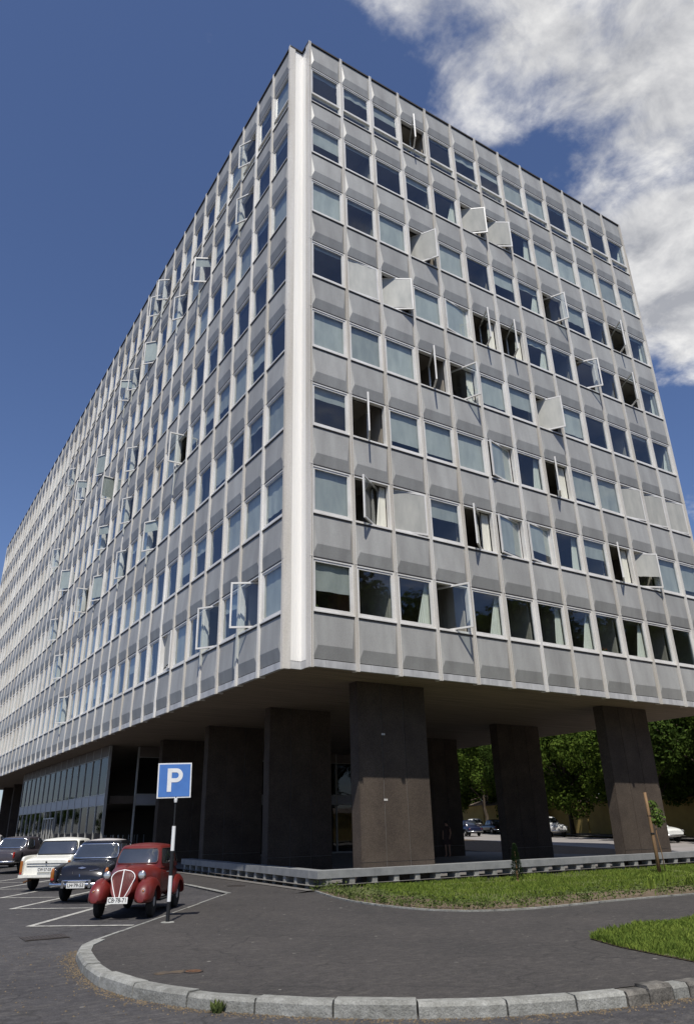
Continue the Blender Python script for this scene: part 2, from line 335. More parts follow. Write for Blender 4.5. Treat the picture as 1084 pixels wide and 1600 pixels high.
# painted bays
def stripe(a, b, wd=.13, z=.006):
    a = Vector(a); b = Vector(b); n = Vector((-(b-a).y, (b-a).x)).normalized()*wd/2; P = []; k = 24
    for i in range(k+1):
        p = a+(b-a)*i/k; P.append([(p.x-n.x, p.y-n.y, lotz(p.x, p.y)+z), (p.x+n.x, p.y+n.y, lotz(p.x, p.y)+z)])
    return P
d = Vector((.585, .811)); nn = Vector((-.811, .585))
for j, s in enumerate(((-7.44, -2.06), (-7.1, 1.88), (-6.79, 5.46), (-6.45, 9.2), (-6.1, 12.9))):
    s = Vector(s); b = MB().grid(stripe(s, s+d*5.2)); prev = s-nn*(2.05 if j == 0 else 2.3)
    b.grid([[ (p[0], p[1], p[2]+.004) for p in r] for r in stripe(s+d*.0-nn*.05, prev)])
    tag(b.build('parking_bay_line', M['paint']), kind='structure')
# lawns, edging
LAWN = [(.46, .62), (-.1, -1.2), (-.35, -2.41), (-.42, -3.6), (-.34, -4.73), (-.12, -5.4), (.3, -5.95), (.9, -6.25), (1.6, -6.42), (2.8, -6.45), (4.11, -6.43), (6.67, -6.62), (14, -7.1), (40, -8)]
ed = tag(empty('lawn_edging', (0, 0, 0)), kind='structure')
random.seed(9)
fine = resample(LAWN, .1); i = 0
while i < len(fine)-4:
    seg = fine[i:i+21:4]
    if len(seg) < 2: break
    inn = offset(seg, .07); MB().rings([[(a.x, a.y, -.05), (a.x, a.y, .03), (b.x, b.y, .03), (b.x, b.y, -.05)] for a, b in zip(seg, inn)]).build('edging_strip', M['kerb'], ed); i += 20
lawn_poly = [tuple(p) for p in offset(LAWN, .06)]+[(40, .55), (.5, .9)]
sheet('lawn_soil', lawn_poly, .012, M['soil'])
LAWN2 = [(-.89, -9.95), (-1.2, -10.7), (-1.35, -11.4), (-1.5, -12.2), (-1.3, -12.5), (2, -12.55), (8, -12.65), (20, -12.9), (40, -13), (40, -10.2), (14, -9.6), (6, -9.45), (2.3, -9.5), (.88, -9.47), (-.2, -9.6)]
sheet('verge_soil', LAWN2, .012, M['soil'])
sheet('terrace', [(.7, 1.05), (22, 1.05), (22, 60), (1.6, 60), (1.6, 14)], .10, M['paving'])
# ------------------------------------------------------------------ office building
NR, NL, NF = 13, 45, 8
XR, YL = NR*MOD, .6+NL*MOD
bld = tag(empty('office_building', (0, 0, 0)), 'grey eight storey office block with white mullion grid raised on black piers', 'office building')
FOOT = [(0, 0), (XR, 0), (XR, YL), (-.6, YL), (-.6, .6), (0, .6)]
def inset(dx): return [(dx, dx), (XR-dx, dx), (XR-dx, YL-dx), (-.6+dx, YL-dx), (-.6+dx, .6+dx), (dx, .6+dx)]
MB().prism(inset(.02), Z0+.01, Z0+.2).build('soffit', M['soffit'], bld)
MB().prism(inset(-.07), 34.42, 34.50).build('roof', M['roof'], bld)
for k in range(NF+1): MB().prism(inset(.32), 6.55+3.3*k, 6.9+3.3*k if k < NF else 34.3).build('floor_slab', [M['room']], bld)
MB().box(6, 15.5, 6.2, YL-6, 6.9, 34.2).build('core_wall', M['room'], bld)
MB().box(XR-.3, XR, .1, YL-.1, 6.24, 34.42).build('rear_wall', M['panel'], bld)
MB().box(-.5, XR-.3, YL-.3, YL-.02, 6.24, 34.42).build('end_wall', M['panel'], bld)
pm = MB().box(-.04, .04, 0, 5.6, 6.9, 34.1).mesh('partition', M['room'])
for i in (2, 4, 6, 7, 9, 11): ob('partition', pm, bld, (i*MOD, .35, 0))
for i in range(2, 44, 3): ob('partition', pm, bld, (-.25, .6+i*MOD, 0), (0, 0, -math.pi/2))

def Rface(i, z): return (i*MOD, 0, z), (0, 0, 0)
def Lface(i, z): return (-.6, .6+(i+1)*MOD, z), (0, 0, -math.pi/2)
SILL = [7.7+3.3*k for k in range(7)]+[30.64]
HEAD = [9.5+3.3*k for k in range(7)]+[32.89]
A0, A1 = .058, MOD-.058
def frame_mesh(h, transom):
    b = MB()
    b.box(A0, A1, -.06, .14, .0, .04)                                    # projecting sill
    b.box(A0, A0+.05, -.022, .14, .04, h-.03); b.box(A1-.05, A1, -.022, .14, .04, h-.03)
    b.box(A0+.05, A1-.05, -.022, .14, .04, .09); b.box(A0+.05, A1-.05, -.022, .14, h-.08, h-.03)
    if transom: b.box(A0+.05, A1-.05, -.022, .14, transom-.04, transom+.04)
    b.cur = 1; b.box(A0, A1, .03, .13, h-.03, h-.001); b.box(A0+.002, A1-.002, -.04, .03, -.045, -.003); b.box(A0+.002, A1-.002, -.03, .03, h-.02, h+.018)  # dark strips draw the shadow under the sill and at the head
    return b.mesh('window', [M['frame'], M['shadow_line']])
def sash_meshes(h0, h1):
    x0, x1 = A0+.055, A1-.055; c = MOD/2; fwid = .062
    b = MB(); z0, z1 = h0+.005, h1-.005
    b.box(x0-c, x0+fwid-c, -.03, .03, z0, z1); b.box(x1-fwid-c, x1-c, -.03, .03, z0, z1)
    b.box(x0+fwid-c, x1-fwid-c, -.03, .03, z0, z0+fwid); b.box(x0+fwid-c, x1-fwid-c, -.03, .03, z1-fwid, z1)
    g = MB(); g.quad((x0+fwid-c, 0, z0+fwid), (x1-fwid-c, 0, z0+fwid), (x1-fwid-c, 0, z1-fwid), (x0+fwid-c, 0, z1-fwid))
    return b.mesh('sash', M['frame']), g.mesh('pane', M['glass'])
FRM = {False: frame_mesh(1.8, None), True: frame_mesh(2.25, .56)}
SSH = {False: sash_meshes(.095, 1.72), True: sash_meshes(.60, 2.17)}
LOWPANE = MB().quad((A0+.05, .03, .095), (A1-.05, .03, .095), (A1-.05, .03, .52), (A0+.05, .03, .52)).mesh('lower_pane', M['glass'])
_bc = {}
def blind_mesh(frac, top, att, var):
    k = (round(frac, 2), top, att, var)
    if k in _bc: return _bc[k]
    zt, zb0 = ((2.11, .66) if top else (1.66, .155)) if att else ((2.13, .63) if top else (1.68, .12))
    zb = zt-(zt-zb0)*frac; rnd = random.Random(var*7+1); nx = 14
    x0, x1 = (-.645, .645) if att else (A0+.07, A1-.07); P = []
    for r_ in range(4):
        f = r_/3; row = []
        for i in range(nx+1):
            s = i/nx; amp = .004+.018*f*(var % 3)/2
            row.append((x0+(x1-x0)*s, amp*math.sin(s*(9+4*(var % 4))+var)*math.cos(f*2+var), zb+(zt-zb)*(1-f)+(.02*(s-.5)*(rnd.random()-.5)*2 if r_ == 3 else 0)))
        P.append(row)
    _bc[k] = MB().grid(P).mesh('blind', M['blind'], True); return _bc[k]
def curtain_mesh(var, top):
    P = []; zt = 2.13 if top else 1.70; zb = .62 if top else .12; wt = (.10, .22, .35)[var]; wb = (.55, .42, .40)[var]
    for r_ in range(5):
        f = r_/4; wd = wt+(wb-wt)*f**.9
        P.append([(A1-.05-wd*(1-i/24), .02*math.sin(i*1.55+var), zt+(zb-zt)*f) for i in range(25)])
    return MB().grid(P).mesh('curtain', M['curtain'], True)
CUR = {(v, t): curtain_mesh(v, t) for v in range(3) for t in (False, True)}
def window(face, i, k, blind=0, ang=0, att=False, cur=None):
    top = k == 7; loc, rot = face(i, SILL[k])
    wd = ob('window', FRM[top], bld, loc, rot)
    sf, pn = SSH[top]
    s = ob('sash', sf, wd, (MOD/2, .03, 0), (0, 0, R(ang)))
    ob('pane', pn, wd, (MOD/2, .03, 0), (R(random.gauss(0, .16)), 0, R(ang+random.gauss(0, .25))))
    if top: ob('lower_pane', LOWPANE, wd)
    if blind:
        v = random.randrange(6)
        if att or 0 < abs(ang) < 30:
            p = Matrix.Rotation(R(ang), 3, 'Z') @ Vector((0, .022, 0))
            ob('blind', blind_mesh(blind, top, True, v), wd, (MOD/2+p.x, .03+p.y, 0), (0, 0, R(ang)))
        else: ob('blind', blind_mesh(blind, top, False, v), wd, (0, .12, 0))
    if cur is not None: ob('curtain', CUR[(cur, top)], wd, (0, .20, 0))
    return wd
T = {  # right-hand face, floor by floor: blind drop, sash angle, blind fixed to the turned sash, curtain
 7: [(.15,), (.3,), (.4,), (0, 60), (.05,), (.3,), (.35,), (.85,), (.9,), (.1,), (.9,), (.05,), (0, 0, 0, 0)],
 6: [(.6,), (.08,), (.08,), (.2,), (0, 0, 0, 0), (.96, 142, 1), (.96, 150, 1), (0, 0, 0, 1), (1,), (1,), (1,), (.95,), (1,)],
 5: [(1,), (.1,), (1,), (1, 122, 1), (1,), (0,), (.5,), (.2, 0, 0, 0), (0, 118), (.6,), (.1,), (0, 60), (.1, 0, 0, 1)],
 4: [(.1,), (1, 176, 1), (.98, 150, 1), (1,), (1, 8), (0, 62, 0, 2), (0, 60, 0, 1), (.2, 0, 0, 0), (.05,), (0, 128), (0,), (0, 62), (.1, 0, 0, 1)],
 3: [(1,), (1,), (1,), (0, 60), (0, 112, 0, 2), (.85,), (.6,), (1, 124, 1), (.85,), (0,), (0,), (.1,), (0, 0, 0, 0)],
 2: [(.3,), (0, 57), (.8,), (.85,), (1,), (.97, 14), (0, 0, 0, 1), (0, 42, 0, 2), (.85,), (.95,), (1, 173, 1), (1, 174, 1), (1, 176, 1)],
 1: [(1,), (0, 34, 0, 1), (1, 173, 1), (.45,), (0, 38, 0, 2), (.95, 13), (.75, 10), (0, 0, 0, 1), (.5,), (0, 36, 0, 2), (.7, 156, 1), (1,), (.8,)],
 0: [(.6,), (0,), (0, 0, 0, 0), (0, 116), (0, 0, 0, 0), (0,), (0, 0, 0, 1), (0, 0, 0, 0), (0,), (0, 0, 0, 0), (0,), (0,), (0, 0, 0, 1)]}
for k, row in T.items():
    for i, c in enumerate(row):
        c = tuple(c)+(0, 0, 0, None)[len(c):]
        window(Rface, i, k, c[0], c[1], bool(c[2]), c[3])
OPENL = {(2, 6): 30, (5, 6): 62, (9, 7): 55, (10, 7): 40, (7, 6): 38, (10, 6): 45, (12, 6): 40, (13, 6): 60, (6, 3): 86, (11, 4): 42, (8, 3): 176, (14, 4): 95,
         (11, 3): 32, (8, 2): 34, (14, 3): 36, (19, 5): 66, (16, 5): 30, (23, 4): 45, (11, 2): 30, (1, 0): 58, (3, 0): 34, (6, 0): 170, (14, 2): 30, (16, 2): 84,
         (21, 2): 40, (17, 0): 38, (2, 7): 30, (22, 6): 40, (20, 3): 45, (19, 1): 35}
NEAR = 24
rl = random.Random(21)
for i in range(NEAR):
    for k in range(NF):
        a = OPENL.get((i, k), 0); p = rl.random()
        b = 1 if p < .36 else rl.choice((.15, .3, .35, .5, .65, .8)) if p < .78 else 0
        if a: b = rl.choice((0, 0, .35, 0, .9))
        window(Lface, i, k, b, a, bool(a) and b > 0, rl.choice((0, 1, 2, None, None)) if not b else None)
# the far end of the long side: too small to pick apart
fb = MB(); FARW = (None,)
def addfar(i, k):
    h = HEAD[k]-SILL[k]; y1 = .6+(i+1)*MOD; X = -.6
    def bx(x0, x1, d0, d1, z0, z1, m): fb.cur = m; fb.box(X+d0, X+d1, y1-x1, y1-x0, SILL[k]+z0, SILL[k]+z1)
    bx(A0, A1, -.06, .14, 0, .045, 0); bx(A0, A0+.1, -.01, .14, .045, h-.03, 0); bx(A1-.1, A1, -.01, .14, .045, h-.03, 0)
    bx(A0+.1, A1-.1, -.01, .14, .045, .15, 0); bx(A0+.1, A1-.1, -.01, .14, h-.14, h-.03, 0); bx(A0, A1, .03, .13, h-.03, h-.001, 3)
    fb.cur = 1; fb.quad((X+.03, y1-A0-.1, SILL[k]+.15), (X+.03, y1-A1+.1, SILL[k]+.15), (X+.03, y1-A1+.1, HEAD[k]-.14), (X+.03, y1-A0-.1, HEAD[k]-.14))
    p = rl.random()
    if p < .6:
        f = 1 if p < .25 else rl.uniform(.2, .7); z1 = HEAD[k]-.1; fb.cur = 2
        fb.quad((X+.12, y1-A0-.08, z1-(h-.25)*f), (X+.12, y1-A1+.08, z1-(h-.25)*f), (X+.12, y1-A1+.08, z1), (X+.12, y1-A0-.08, z1))
for i in range(NEAR, NL):
    for k in range(NF): addfar(i, k)
tag(fb.build('far_windows', [M['frame'], M['glass'], M['blind'], M['shadow_line']], bld), kind='stuff')
# spandrel panels: faceted, standing proud towards the bottom
def panel_pts(h):
    a, b_, ins, zr = A0+.004, A1-.004, .14, .29*h
    return [(a, -.005, .02), (b_, -.005, .02), (b_, -.012, h-.004), (a, -.012, h-.004), (a+ins, -.085, zr), (b_-ins, -.085, zr)], \
           [(3, 4, 5, 2), (0, 1, 5, 4), (0, 4, 3), (1, 2, 5), (0, 3, 2, 1)]
PAN = {}
for h in (1.46, 1.5, 1.34, 1.51):
    PAN[h] = MB().add(*panel_pts(h)).mesh('spandrel_panel', M['panel'])
PZ = [(6.24, 1.46)]+[(HEAD[k-1], 1.5) for k in range(1, 7)]+[(HEAD[6], 1.34), (HEAD[7], 1.51)]
for z, h in PZ:
    for i in range(NR): l_, r_ = Rface(i, z); ob('spandrel_panel', PAN[h], bld, l_, r_)
    for i in range(20): l_, r_ = Lface(i, z); ob('spandrel_panel', PAN[h], bld, l_, r_)
fp = MB()
for z, h in PZ:
    pts, fs = panel_pts(h)
    for i in range(20, NL):
        y1 = .6+(i+1)*MOD; fp.add([(-.6+p[1], y1-p[0], z+p[2]) for p in pts], fs)
tag(fp.build('far_spandrel_panels', M['panel'], bld), kind='stuff')
for z, h in PZ:
    MB().box(.05, XR-.05, .12, .3, z+.0, z+h-.002).build('spandrel_backing', M['shadow_line'], bld)
    MB().box(-.48, -.3, .65, YL-.05, z+.0, z+h-.002).build('spandrel_backing', M['shadow_line'], bld)
mm = MB(); mm.box(-.056, .056, -.03, .2, Z0-.03, 34.44); mm.box(-.056, -.016, -.09, -.03, Z0-.045, 34.52); mm.box(.016, .056, -.09, -.03, Z0-.045, 34.52)
for k in range(NF):
    z = HEAD[k]-.02; mm.box(-.06, .06, -.094, -.028, z, z+.03)
mm = mm.mesh('mullion', M['alu'])
for i in range(NR+1): ob('mullion', mm, bld, (i*MOD, 0, 0))
for i in range(NL+1): ob('mullion', mm, bld, (-.6, .6+i*MOD, 0), (0, 0, -math.pi/2))
# bright zinc strip under the lowest panels, in pieces
tm = [MB().box(A0, A0+f*(A1-A0)-.004, -.02, .1, Z0-.005, 6.235).box(A0+f*(A1-A0)+.004, A1, -.022, .1, Z0-.005, 6.235).mesh('edge_trim', M['trim']) for f in (.3, .55, .68)]
for i in range(NR): ob('edge_trim', random.choice(tm), bld, (i*MOD, 0, 0))
for i in range(NL): ob('edge_trim', random.choice(tm), bld, (-.6, .6+(i+1)*MOD, 0), (0, 0, -math.pi/2))
# re-entrant corner
c = MB(); c.box(-.52, 0, .6, .64, 6.26, 34.40); c.box(-.001, .04, .08, .64, 6.26, 34.40)
for t in (.10, .2, .3, .4): c.box(-t-.008, -t+.008, .588, .6, 6.26, 34.40)
c.build('corner_cladding', M['alu_corner'], bld)
c = MB(); c.box(-.52, .0, .605, .66, Z0-.003, 6.25); c.box(.003, .05, .08, .66, Z0-.003, 6.25); c.build('corner_trim', M['trim'], bld)
# black piers
def pier(x, y, wx=2.75, dy=.46):
    p = MB().box(x, x+wx, y, y+dy, -.05, Z0+.02).build('pier', M['pier_joint'], bld)
    n = 3
    for j in range(n):
        a, b_ = x+j*wx/n, x+(j+1)*wx/n
        MB().box(a+(.012 if j else -.02), b_-(.012 if j < n-1 else -.02), y-.022, y-.002, .62, Z0).build('cladding_panel', M['pier'], p)
        MB().box(a+(.012 if j else -.02), b_-(.012 if j < n-1 else -.02), y-.022, y-.002, -.04, .605).build('cladding_panel', M['pier'], p)
    for xx in (x-.022, x+wx+.002): MB().box(xx, xx+.02, y+.012, y+dy, -.04, Z0).build('cladding_panel', M['pier'], p)
for zf in (4.35, 2.35): MB().box(3.52, 3.58, 1.47, 1.478, zf, zf+.06).box(3.60, 3.65, 1.47, 1.478, zf, zf+.06).build('wall_fixing', M['frame'], bld)
for yy in (1.5, 7.75, 13.95, 20.2):
    for xx in (2.63, 14.75): pier(xx, yy)
for yy in (51, 57.2, 63.4, 69.6): pier(2.63, yy)
# glazed two storey lobby
M['lob_panel'] = mat('lobby_panel', (.36, .36, .385), .4, scale=1, c2=(.28, .28, .30))
M['lob_fascia'] = mat('lobby_fascia', (.15, .125, .105), .6, scale=1.5)
M['lob_frame'] = mat('lobby_frame', (.40, .39, .36), .4, scale=1)
M['lob_glass'] = glass_mat('lobby_glass', (.45, .48, .5), .5, 1.5, wob=.05)
LX, LY0, LY1 = .9, 24.0, 48.75
MB().box(LX+.35, 20.6, LY0+.35, LY1-.1, .15, .18).build('lobby_floor', M['room_dark'], bld)
MB().box(LX+.35, 20.6, LY0+.35, LY1-.1, 3.0, 3.4).build('lobby_gallery', M['room_dark'], bld)
MB().box(7.5, 20.6, LY0+6, LY1-.1, .18, Z0).build('lobby_core', M['room_dark'], bld)
MB().box(LX, 20.6, LY1-.1, LY1, -.02, Z0).build('lobby_end_wall', M['pier'], bld)
MB().box(20.6, 20.7, LY0, LY1, -.02, Z0).build('lobby_rear_wall', M['pier'], bld)
pg = [MB().box(-.03, .0, -MOD+.04, -.04, z0, z1).mesh('lobby_panel', M[mk]) for z0, z1, mk in ((5.46, Z0-.01, 'lob_fascia'), (2.95, 3.44, 'lob_panel'))]
gp = [MB().quad((0, -MOD+.04, z0), (0, -.04, z0), (0, -.04, z1), (0, -MOD+.04, z1)).mesh('lobby_pane', M['lob_glass']) for z0, z1 in ((.2, 2.9), (3.5, 5.42))]
lm = MB().box(-.05, .10, -.035, .035, .1, Z0-.02).mesh('lobby_mullion', M['lob_frame'])
lr = [MB().box(-.04, .1, -MOD+.035, -.035, a, b_).mesh('lobby_rail', M['lob_frame']) for a, b_ in ((.1, .2), (2.9, 2.945), (3.445, 3.5), (5.42, 5.455))]
nlob = 15
for j in range(nlob+1):
    ob('lobby_mullion', lm, bld, (LX, LY0+j*MOD, 0))
    if j == 0: continue
    for me in pg+gp+lr: ob(me.name.split('.')[0], me, bld, (LX, LY0+j*MOD, 0))
for j in range(1, 13):      # return side facing the piers
    ob('lobby_mullion', lm, bld, (LX+j*MOD, LY0, 0), (0, 0, math.pi/2))
    for me in pg+gp+lr: ob(me.name.split('.')[0], me, bld, (LX+j*MOD, LY0, 0), (0, 0, math.pi/2))
# entrance doors in the long side
for j in (7, 8):
    d = MB(); y0 = LY0+j*MOD
    for s in (0, 1):
        a = y0+.06+s*.78; d.box(LX-.12, LX-.075, a, a+.06, .16, 2.5); d.box(LX-.12, LX-.075, a+.70, a+.76, .16, 2.5); d.box(LX-.12, LX-.075, a+.06, a+.7, .16, .4); d.box(LX-.12, LX-.075, a+.06, a+.7, 2.42, 2.5); d.box(LX-.15, LX-.12, a+.1, a+.5, 1.0, 1.2)
    d.build('entrance_door', M['lob_frame'], bld)
# ------------------------------------------------------------------ low concrete bench round the terrace
bench = tag(empty('concrete_bench', (.9, 1.2, 0)), 'long low grey concrete slab bench on stub supports around the terrace edge', 'bench')
def bpart(b, name, m): o = b.build(name, m, bench); o.location = (-.9, -1.2, 0); return o
def slab_run(a, b, wd, ln, sup):
    a = Vector(a); b = Vector(b); d = (b-a).normalized(); n = Vector((-d.y, d.x)); Lg = (b-a).length
    t = 0
    while t < Lg-.1:
        e = min(t+ln, Lg); p = [a+d*(t+.004), a+d*(e-.004), a+d*(e-.004)+n*wd, a+d*(t+.004)+n*wd]
        bpart(MB().prism([(q.x, q.y) for q in p], .27, .475+random.uniform(-.003, .003)), 'slab', M['concrete']); t += ln
    t = sup*.5
    while t < Lg:
        h = .09; c = a+d*t
        p = [c-d*h+n*.03, c+d*h+n*.03, c+d*h+n*(wd-.06), c-d*h+n*(wd-.06)]
        q = [c-d*(h+.035)+n*.02, c+d*(h+.035)+n*.02, c+d*(h+.035)+n*(wd-.02), c-d*(h+.035)+n*(wd-.02)]
        bpart(MB().rings([[(v.x, v.y, -.02) for v in q], [(v.x, v.y, .05) for v in q], [(v.x, v.y, .12) for v in p], [(v.x, v.y, .27) for v in p]]), 'support', M['kerb']); t += sup
random.seed(3)
slab_run((.86, 1.15), (23, 1.15), .5, 1.98, .80)
slab_run((1.75, 14.2), (.86, 1.66), .46, 1.98, .80)
# strip of lit concrete below the bench
sheet('bench_footing', [(.4, .97), (40, .9), (40, 1.04), (.7, 1.04), (1.58, 14), (1.6, 30), (1.1, 30), (1.2, 14)], .016, M['paving'])

# ------------------------------------------------------------------ parking sign
M['signblue'] = mat('sign_blue', (.075, .20, .52), .45, scale=6, c2=(.065, .175, .47))
M['signwhite'] = mat('sign_white', (.82, .82, .80), .5, scale=10, c2=(.70, .70, .68))
M['black'] = mat('black_paint', (.012, .012, .013), .5)
sg = tag(empty('parking_sign', (-5.18, -3.45, 0)), 'square blue parking sign with white letter P on black and white banded pole', 'parking sign')
sgz = math.atan2(18.658-3.45, 10.779-5.18)   # faces the street corner
az = math.atan2(-18.658+3.45, -10.779+5.18)+math.pi/2+.04
for z0, z1, mk in ((0, .35, 'black'), (.35, .80, 'signwhite'), (.80, 1.24, 'black'), (1.24, 1.69, 'signwhite')):
    MB().lathe([(.037, z0), (.037, z1)], (0, 0, 0), n=18).build('pole_band', M[mk], sg, False)
MB().lathe([(.017, 1.69), (.017, 2.3)], (0, 0, 0), n=12).build('thin_pole', M['black'], sg)
MB().lathe([(.03, 2.13), (.035, 2.17), (.035, 2.215)], (0, 0, 0), n=12).build('pole_cap', M['signwhite'], sg)
MB().lathe([(.13, 0.0), (.12, .008), (.04, .012)], (0, 0, 0), n=20).build('base_plate', M['kerb'], sg)
plate = MB().box(-.34, .34, -.012, .012, 2.215, 2.89).build('sign_plate', M['signwhite'], sg); plate.rotation_euler = (0, R(-1.2), az)
fc = MB().box(-.315, .315, -.017, -.012, 2.24, 2.865).build('blue_field', M['signblue'], plate)
lt = MB(); y0, y1 = -.021, -.017; X0, Z_ = -.145, 2.335
lt.box(X0, X0+.085, y0, y1, Z_, Z_+.45)
out = []; inn = []
for i in range(13):
    a_ = math.pi/2-math.pi*i/12; out.append((X0+.175+.135*math.cos(a_), Z_+.315+.135*math.sin(a_))); inn.append((X0+.17+.057*math.cos(a_), Z_+.315+.057*math.sin(a_)))
out = [(X0+.085, Z_+.45)]+out+[(X0+.085, Z_+.18)]; inn = [(X0+.085, Z_+.372)]+inn+[(X0+.085, Z_+.258)]
lt.rings([[(o_[0], y0, o_[1]), (i_[0], y0, i_[1]), (i_[0], y1, i_[1]), (o_[0], y1, o_[1])] for o_, i_ in zip(out, inn)])
lt.build('letter', M['signwhite'], plate)

# ------------------------------------------------------------------ covers in the ground
def cover(loc, r, label, m, square=False):
    c = tag(empty('manhole_cover', loc), label, 'manhole cover')
    if square:
        MB().box(-.36, .36, -.26, .26, .002, .012).build('frame', M['iron'], c)
        for i in range(10): MB().box(-.33+i*.066, -.33+i*.066+.052, -.23, .23, .012, .016).build('grate_bar', m, c)
    else:
        MB().lathe([(r, .0), (r, .012), (r*.86, .012), (r*.86, .004)], (0, 0, 0), n=28).build('frame', M['iron'], c)
        MB().lathe([(r*.84, .0), (r*.84, .011)], (0, 0, 0), n=28).build('lid', m, c)
        for i in range(4): MB().box(-r*.5, r*.5, -r*.45+i*r*.27, -r*.45+i*r*.27+.03, .011, .016).build('rib', m, c)
cover((-6.75, -8.75, 0), .12, 'small rusty round cover in the pavement near the kerb', M['rust'])
cover((-7.52, -3.89, lotz(-7.5, -3.9)), .3, 'dark oblong drain grate in the parking lot before the red car', M['iron'], True)
cover((-.2, 4.3, .0), .28, 'dark round manhole cover on the pavement beside the bench', M['iron'])

# ------------------------------------------------------------------ grass and planting
def leafmat(name, a, b, trans=.35):
    m = bpy.data.materials.new(name); m.use_nodes = True; n = m.node_tree.nodes; l = m.node_tree.links; n.clear()
    o = n.new('ShaderNodeOutputMaterial'); d = n.new('ShaderNodeBsdfDiffuse'); t = n.new('ShaderNodeBsdfTranslucent'); mi = n.new('ShaderNodeMixShader'); mi.inputs[0].default_value = trans
    g = n.new('ShaderNodeNewGeometry'); nz = n.new('ShaderNodeTexNoise'); nz.inputs['Scale'].default_value = 1.7; nz.inputs['Detail'].default_value = 5; l.new(g.outputs['Position'], nz.inputs['Vector'])
    ad = n.new('ShaderNodeMath'); ad.operation = 'MULTIPLY_ADD'; l.new(g.outputs['Random Per Island'], ad.inputs[0]); ad.inputs[1].default_value = .45; ad.inputs[2].default_value = -.22
    a2 = n.new('ShaderNodeMath'); a2.operation = 'ADD'; l.new(nz.outputs[0], a2.inputs[0]); l.new(ad.outputs[0], a2.inputs[1])
    r = n.new('ShaderNodeValToRGB'); r.color_ramp.elements[0].position = .3; r.color_ramp.elements[0].color = (*b, 1); r.color_ramp.elements[1].position = .72; r.color_ramp.elements[1].color = (*a, 1); l.new(a2.outputs[0], r.inputs[0])
    l.new(r.outputs[0], d.inputs[0]); l.new(r.outputs[0], t.inputs[0]); l.new(d.outputs[0], mi.inputs[1]); l.new(t.outputs[0], mi.inputs[2]); l.new(mi.outputs[0], o.inputs[0]); return m
M['grass'] = leafmat('grass', (.20, .255, .05), (.095, .145, .028), .3)
M['weed'] = leafmat('bed_plants', (.135, .165, .055), (.06, .085, .028), .3)
M['leaf'] = leafmat('tree_leaf', (.115, .165, .030), (.045, .080, .016), .35)
M['leaf_dark'] = leafmat('tree_leaf_deep', (.085, .13, .028), (.030, .055, .014), .35)
M['conifer'] = leafmat('conifer', (.05, .085, .035), (.03, .045, .02), .2)
M['turf'] = mat('turf', (.12, .16, .04), .95, scale=1.5, c2=(.11, .09, .045), bump=.6, bscale=30)
def inside(poly, x, y):
    c = False; j = len(poly)-1
    for i in range(len(poly)):
        if (poly[i][1] > y) != (poly[j][1] > y) and x < (poly[j][0]-poly[i][0])*(y-poly[i][1])/(poly[j][1]-poly[i][1])+poly[i][0]: c = not c
        j = i
    return c
def edgedist(x, y):
    p = Vector((x, y)); best = 9
    for a, b in zip(LAWN, LAWN[1:]):
        a = Vector(a); b = Vector(b); t = max(0, min(1, (p-a).dot(b-a)/(b-a).length_squared)); best = min(best, (p-a-(b-a)*t).length)
    return best
lawn_in = [tuple(p) for p in offset(LAWN, 1.75)]
turf_poly = [p for p in lawn_in if p[1] < .3 and p[0] > .8]
def blades(name, label, cat, poly, n, x0, x1, y0, y1, hmin, hmax, m, seed, accept=lambda x, y: 1, z=.015):
    rn = random.Random(seed); v = []; f = []; k = 0
    while k < n:
        # denser near the viewer
        x = x0+(x1-x0)*rn.random()**1.25; y = rn.uniform(y0, y1)
        k += 1
        if not inside(poly, x, y) or rn.random() > accept(x, y): continue
        a = rn.random()*6.283; h = rn.uniform(hmin, hmax)*(.7+.6*noise.noise((x*.9, y*.9, seed))+.3); wd = h*.06+.005; lx, ly = rn.gauss(0, .35)*h, rn.gauss(0, .35)*h
        ca, sa = math.cos(a)*wd, math.sin(a)*wd; o = len(v)
        v += [(x-ca, y-sa, z), (x+ca, y+sa, z), (x+lx*.45+ca*.7, y+ly*.45+sa*.7, z+h*.62), (x+lx*.45-ca*.7, y+ly*.45-sa*.7, z+h*.62), (x+lx, y+ly, z+h)]
        f += [(o, o+1, o+2, o+3), (o+3, o+2, o+4)]
    me = bpy.data.meshes.new(name); me.from_pydata(v, [], f); me.materials.append(m); return tag(ob(name, me), label, cat, kind='stuff')
def bedness(x, y):
    d = edgedist(x, y); return d + .35*noise.noise((x*.7, y*.7, 1.3))
sheet('turf', [(.62, .7)]+[(p[0], p[1]) for p in offset(LAWN, 1.7)[2:]]+[(40, .5)], .02, M['turf'])
blades('lawn_grass', 'bright green lawn grass in front of the concrete bench', 'grass', lawn_poly, 150000, -.4, 30, -8, .9, .04, .10, M['grass'], 11, lambda x, y: (1 if noise.noise((x*.55, y*.9, 4)) > -.12 else .35) if bedness(x, y) > 1.65 else .03)
blades('verge_grass', 'green grass verge at the right edge beside the kerb', 'grass', LAWN2, 110000, -1.5, 14, -12.9, -9.4, .035, .085, M['grass'], 12, lambda x, y: 1 if noise.noise((x*.7, y*.9, 9)) > -.15 else .4)
sheet('verge_turf', [(p[0]*.995+.01, p[1]) for p in LAWN2], .02, M['turf'])
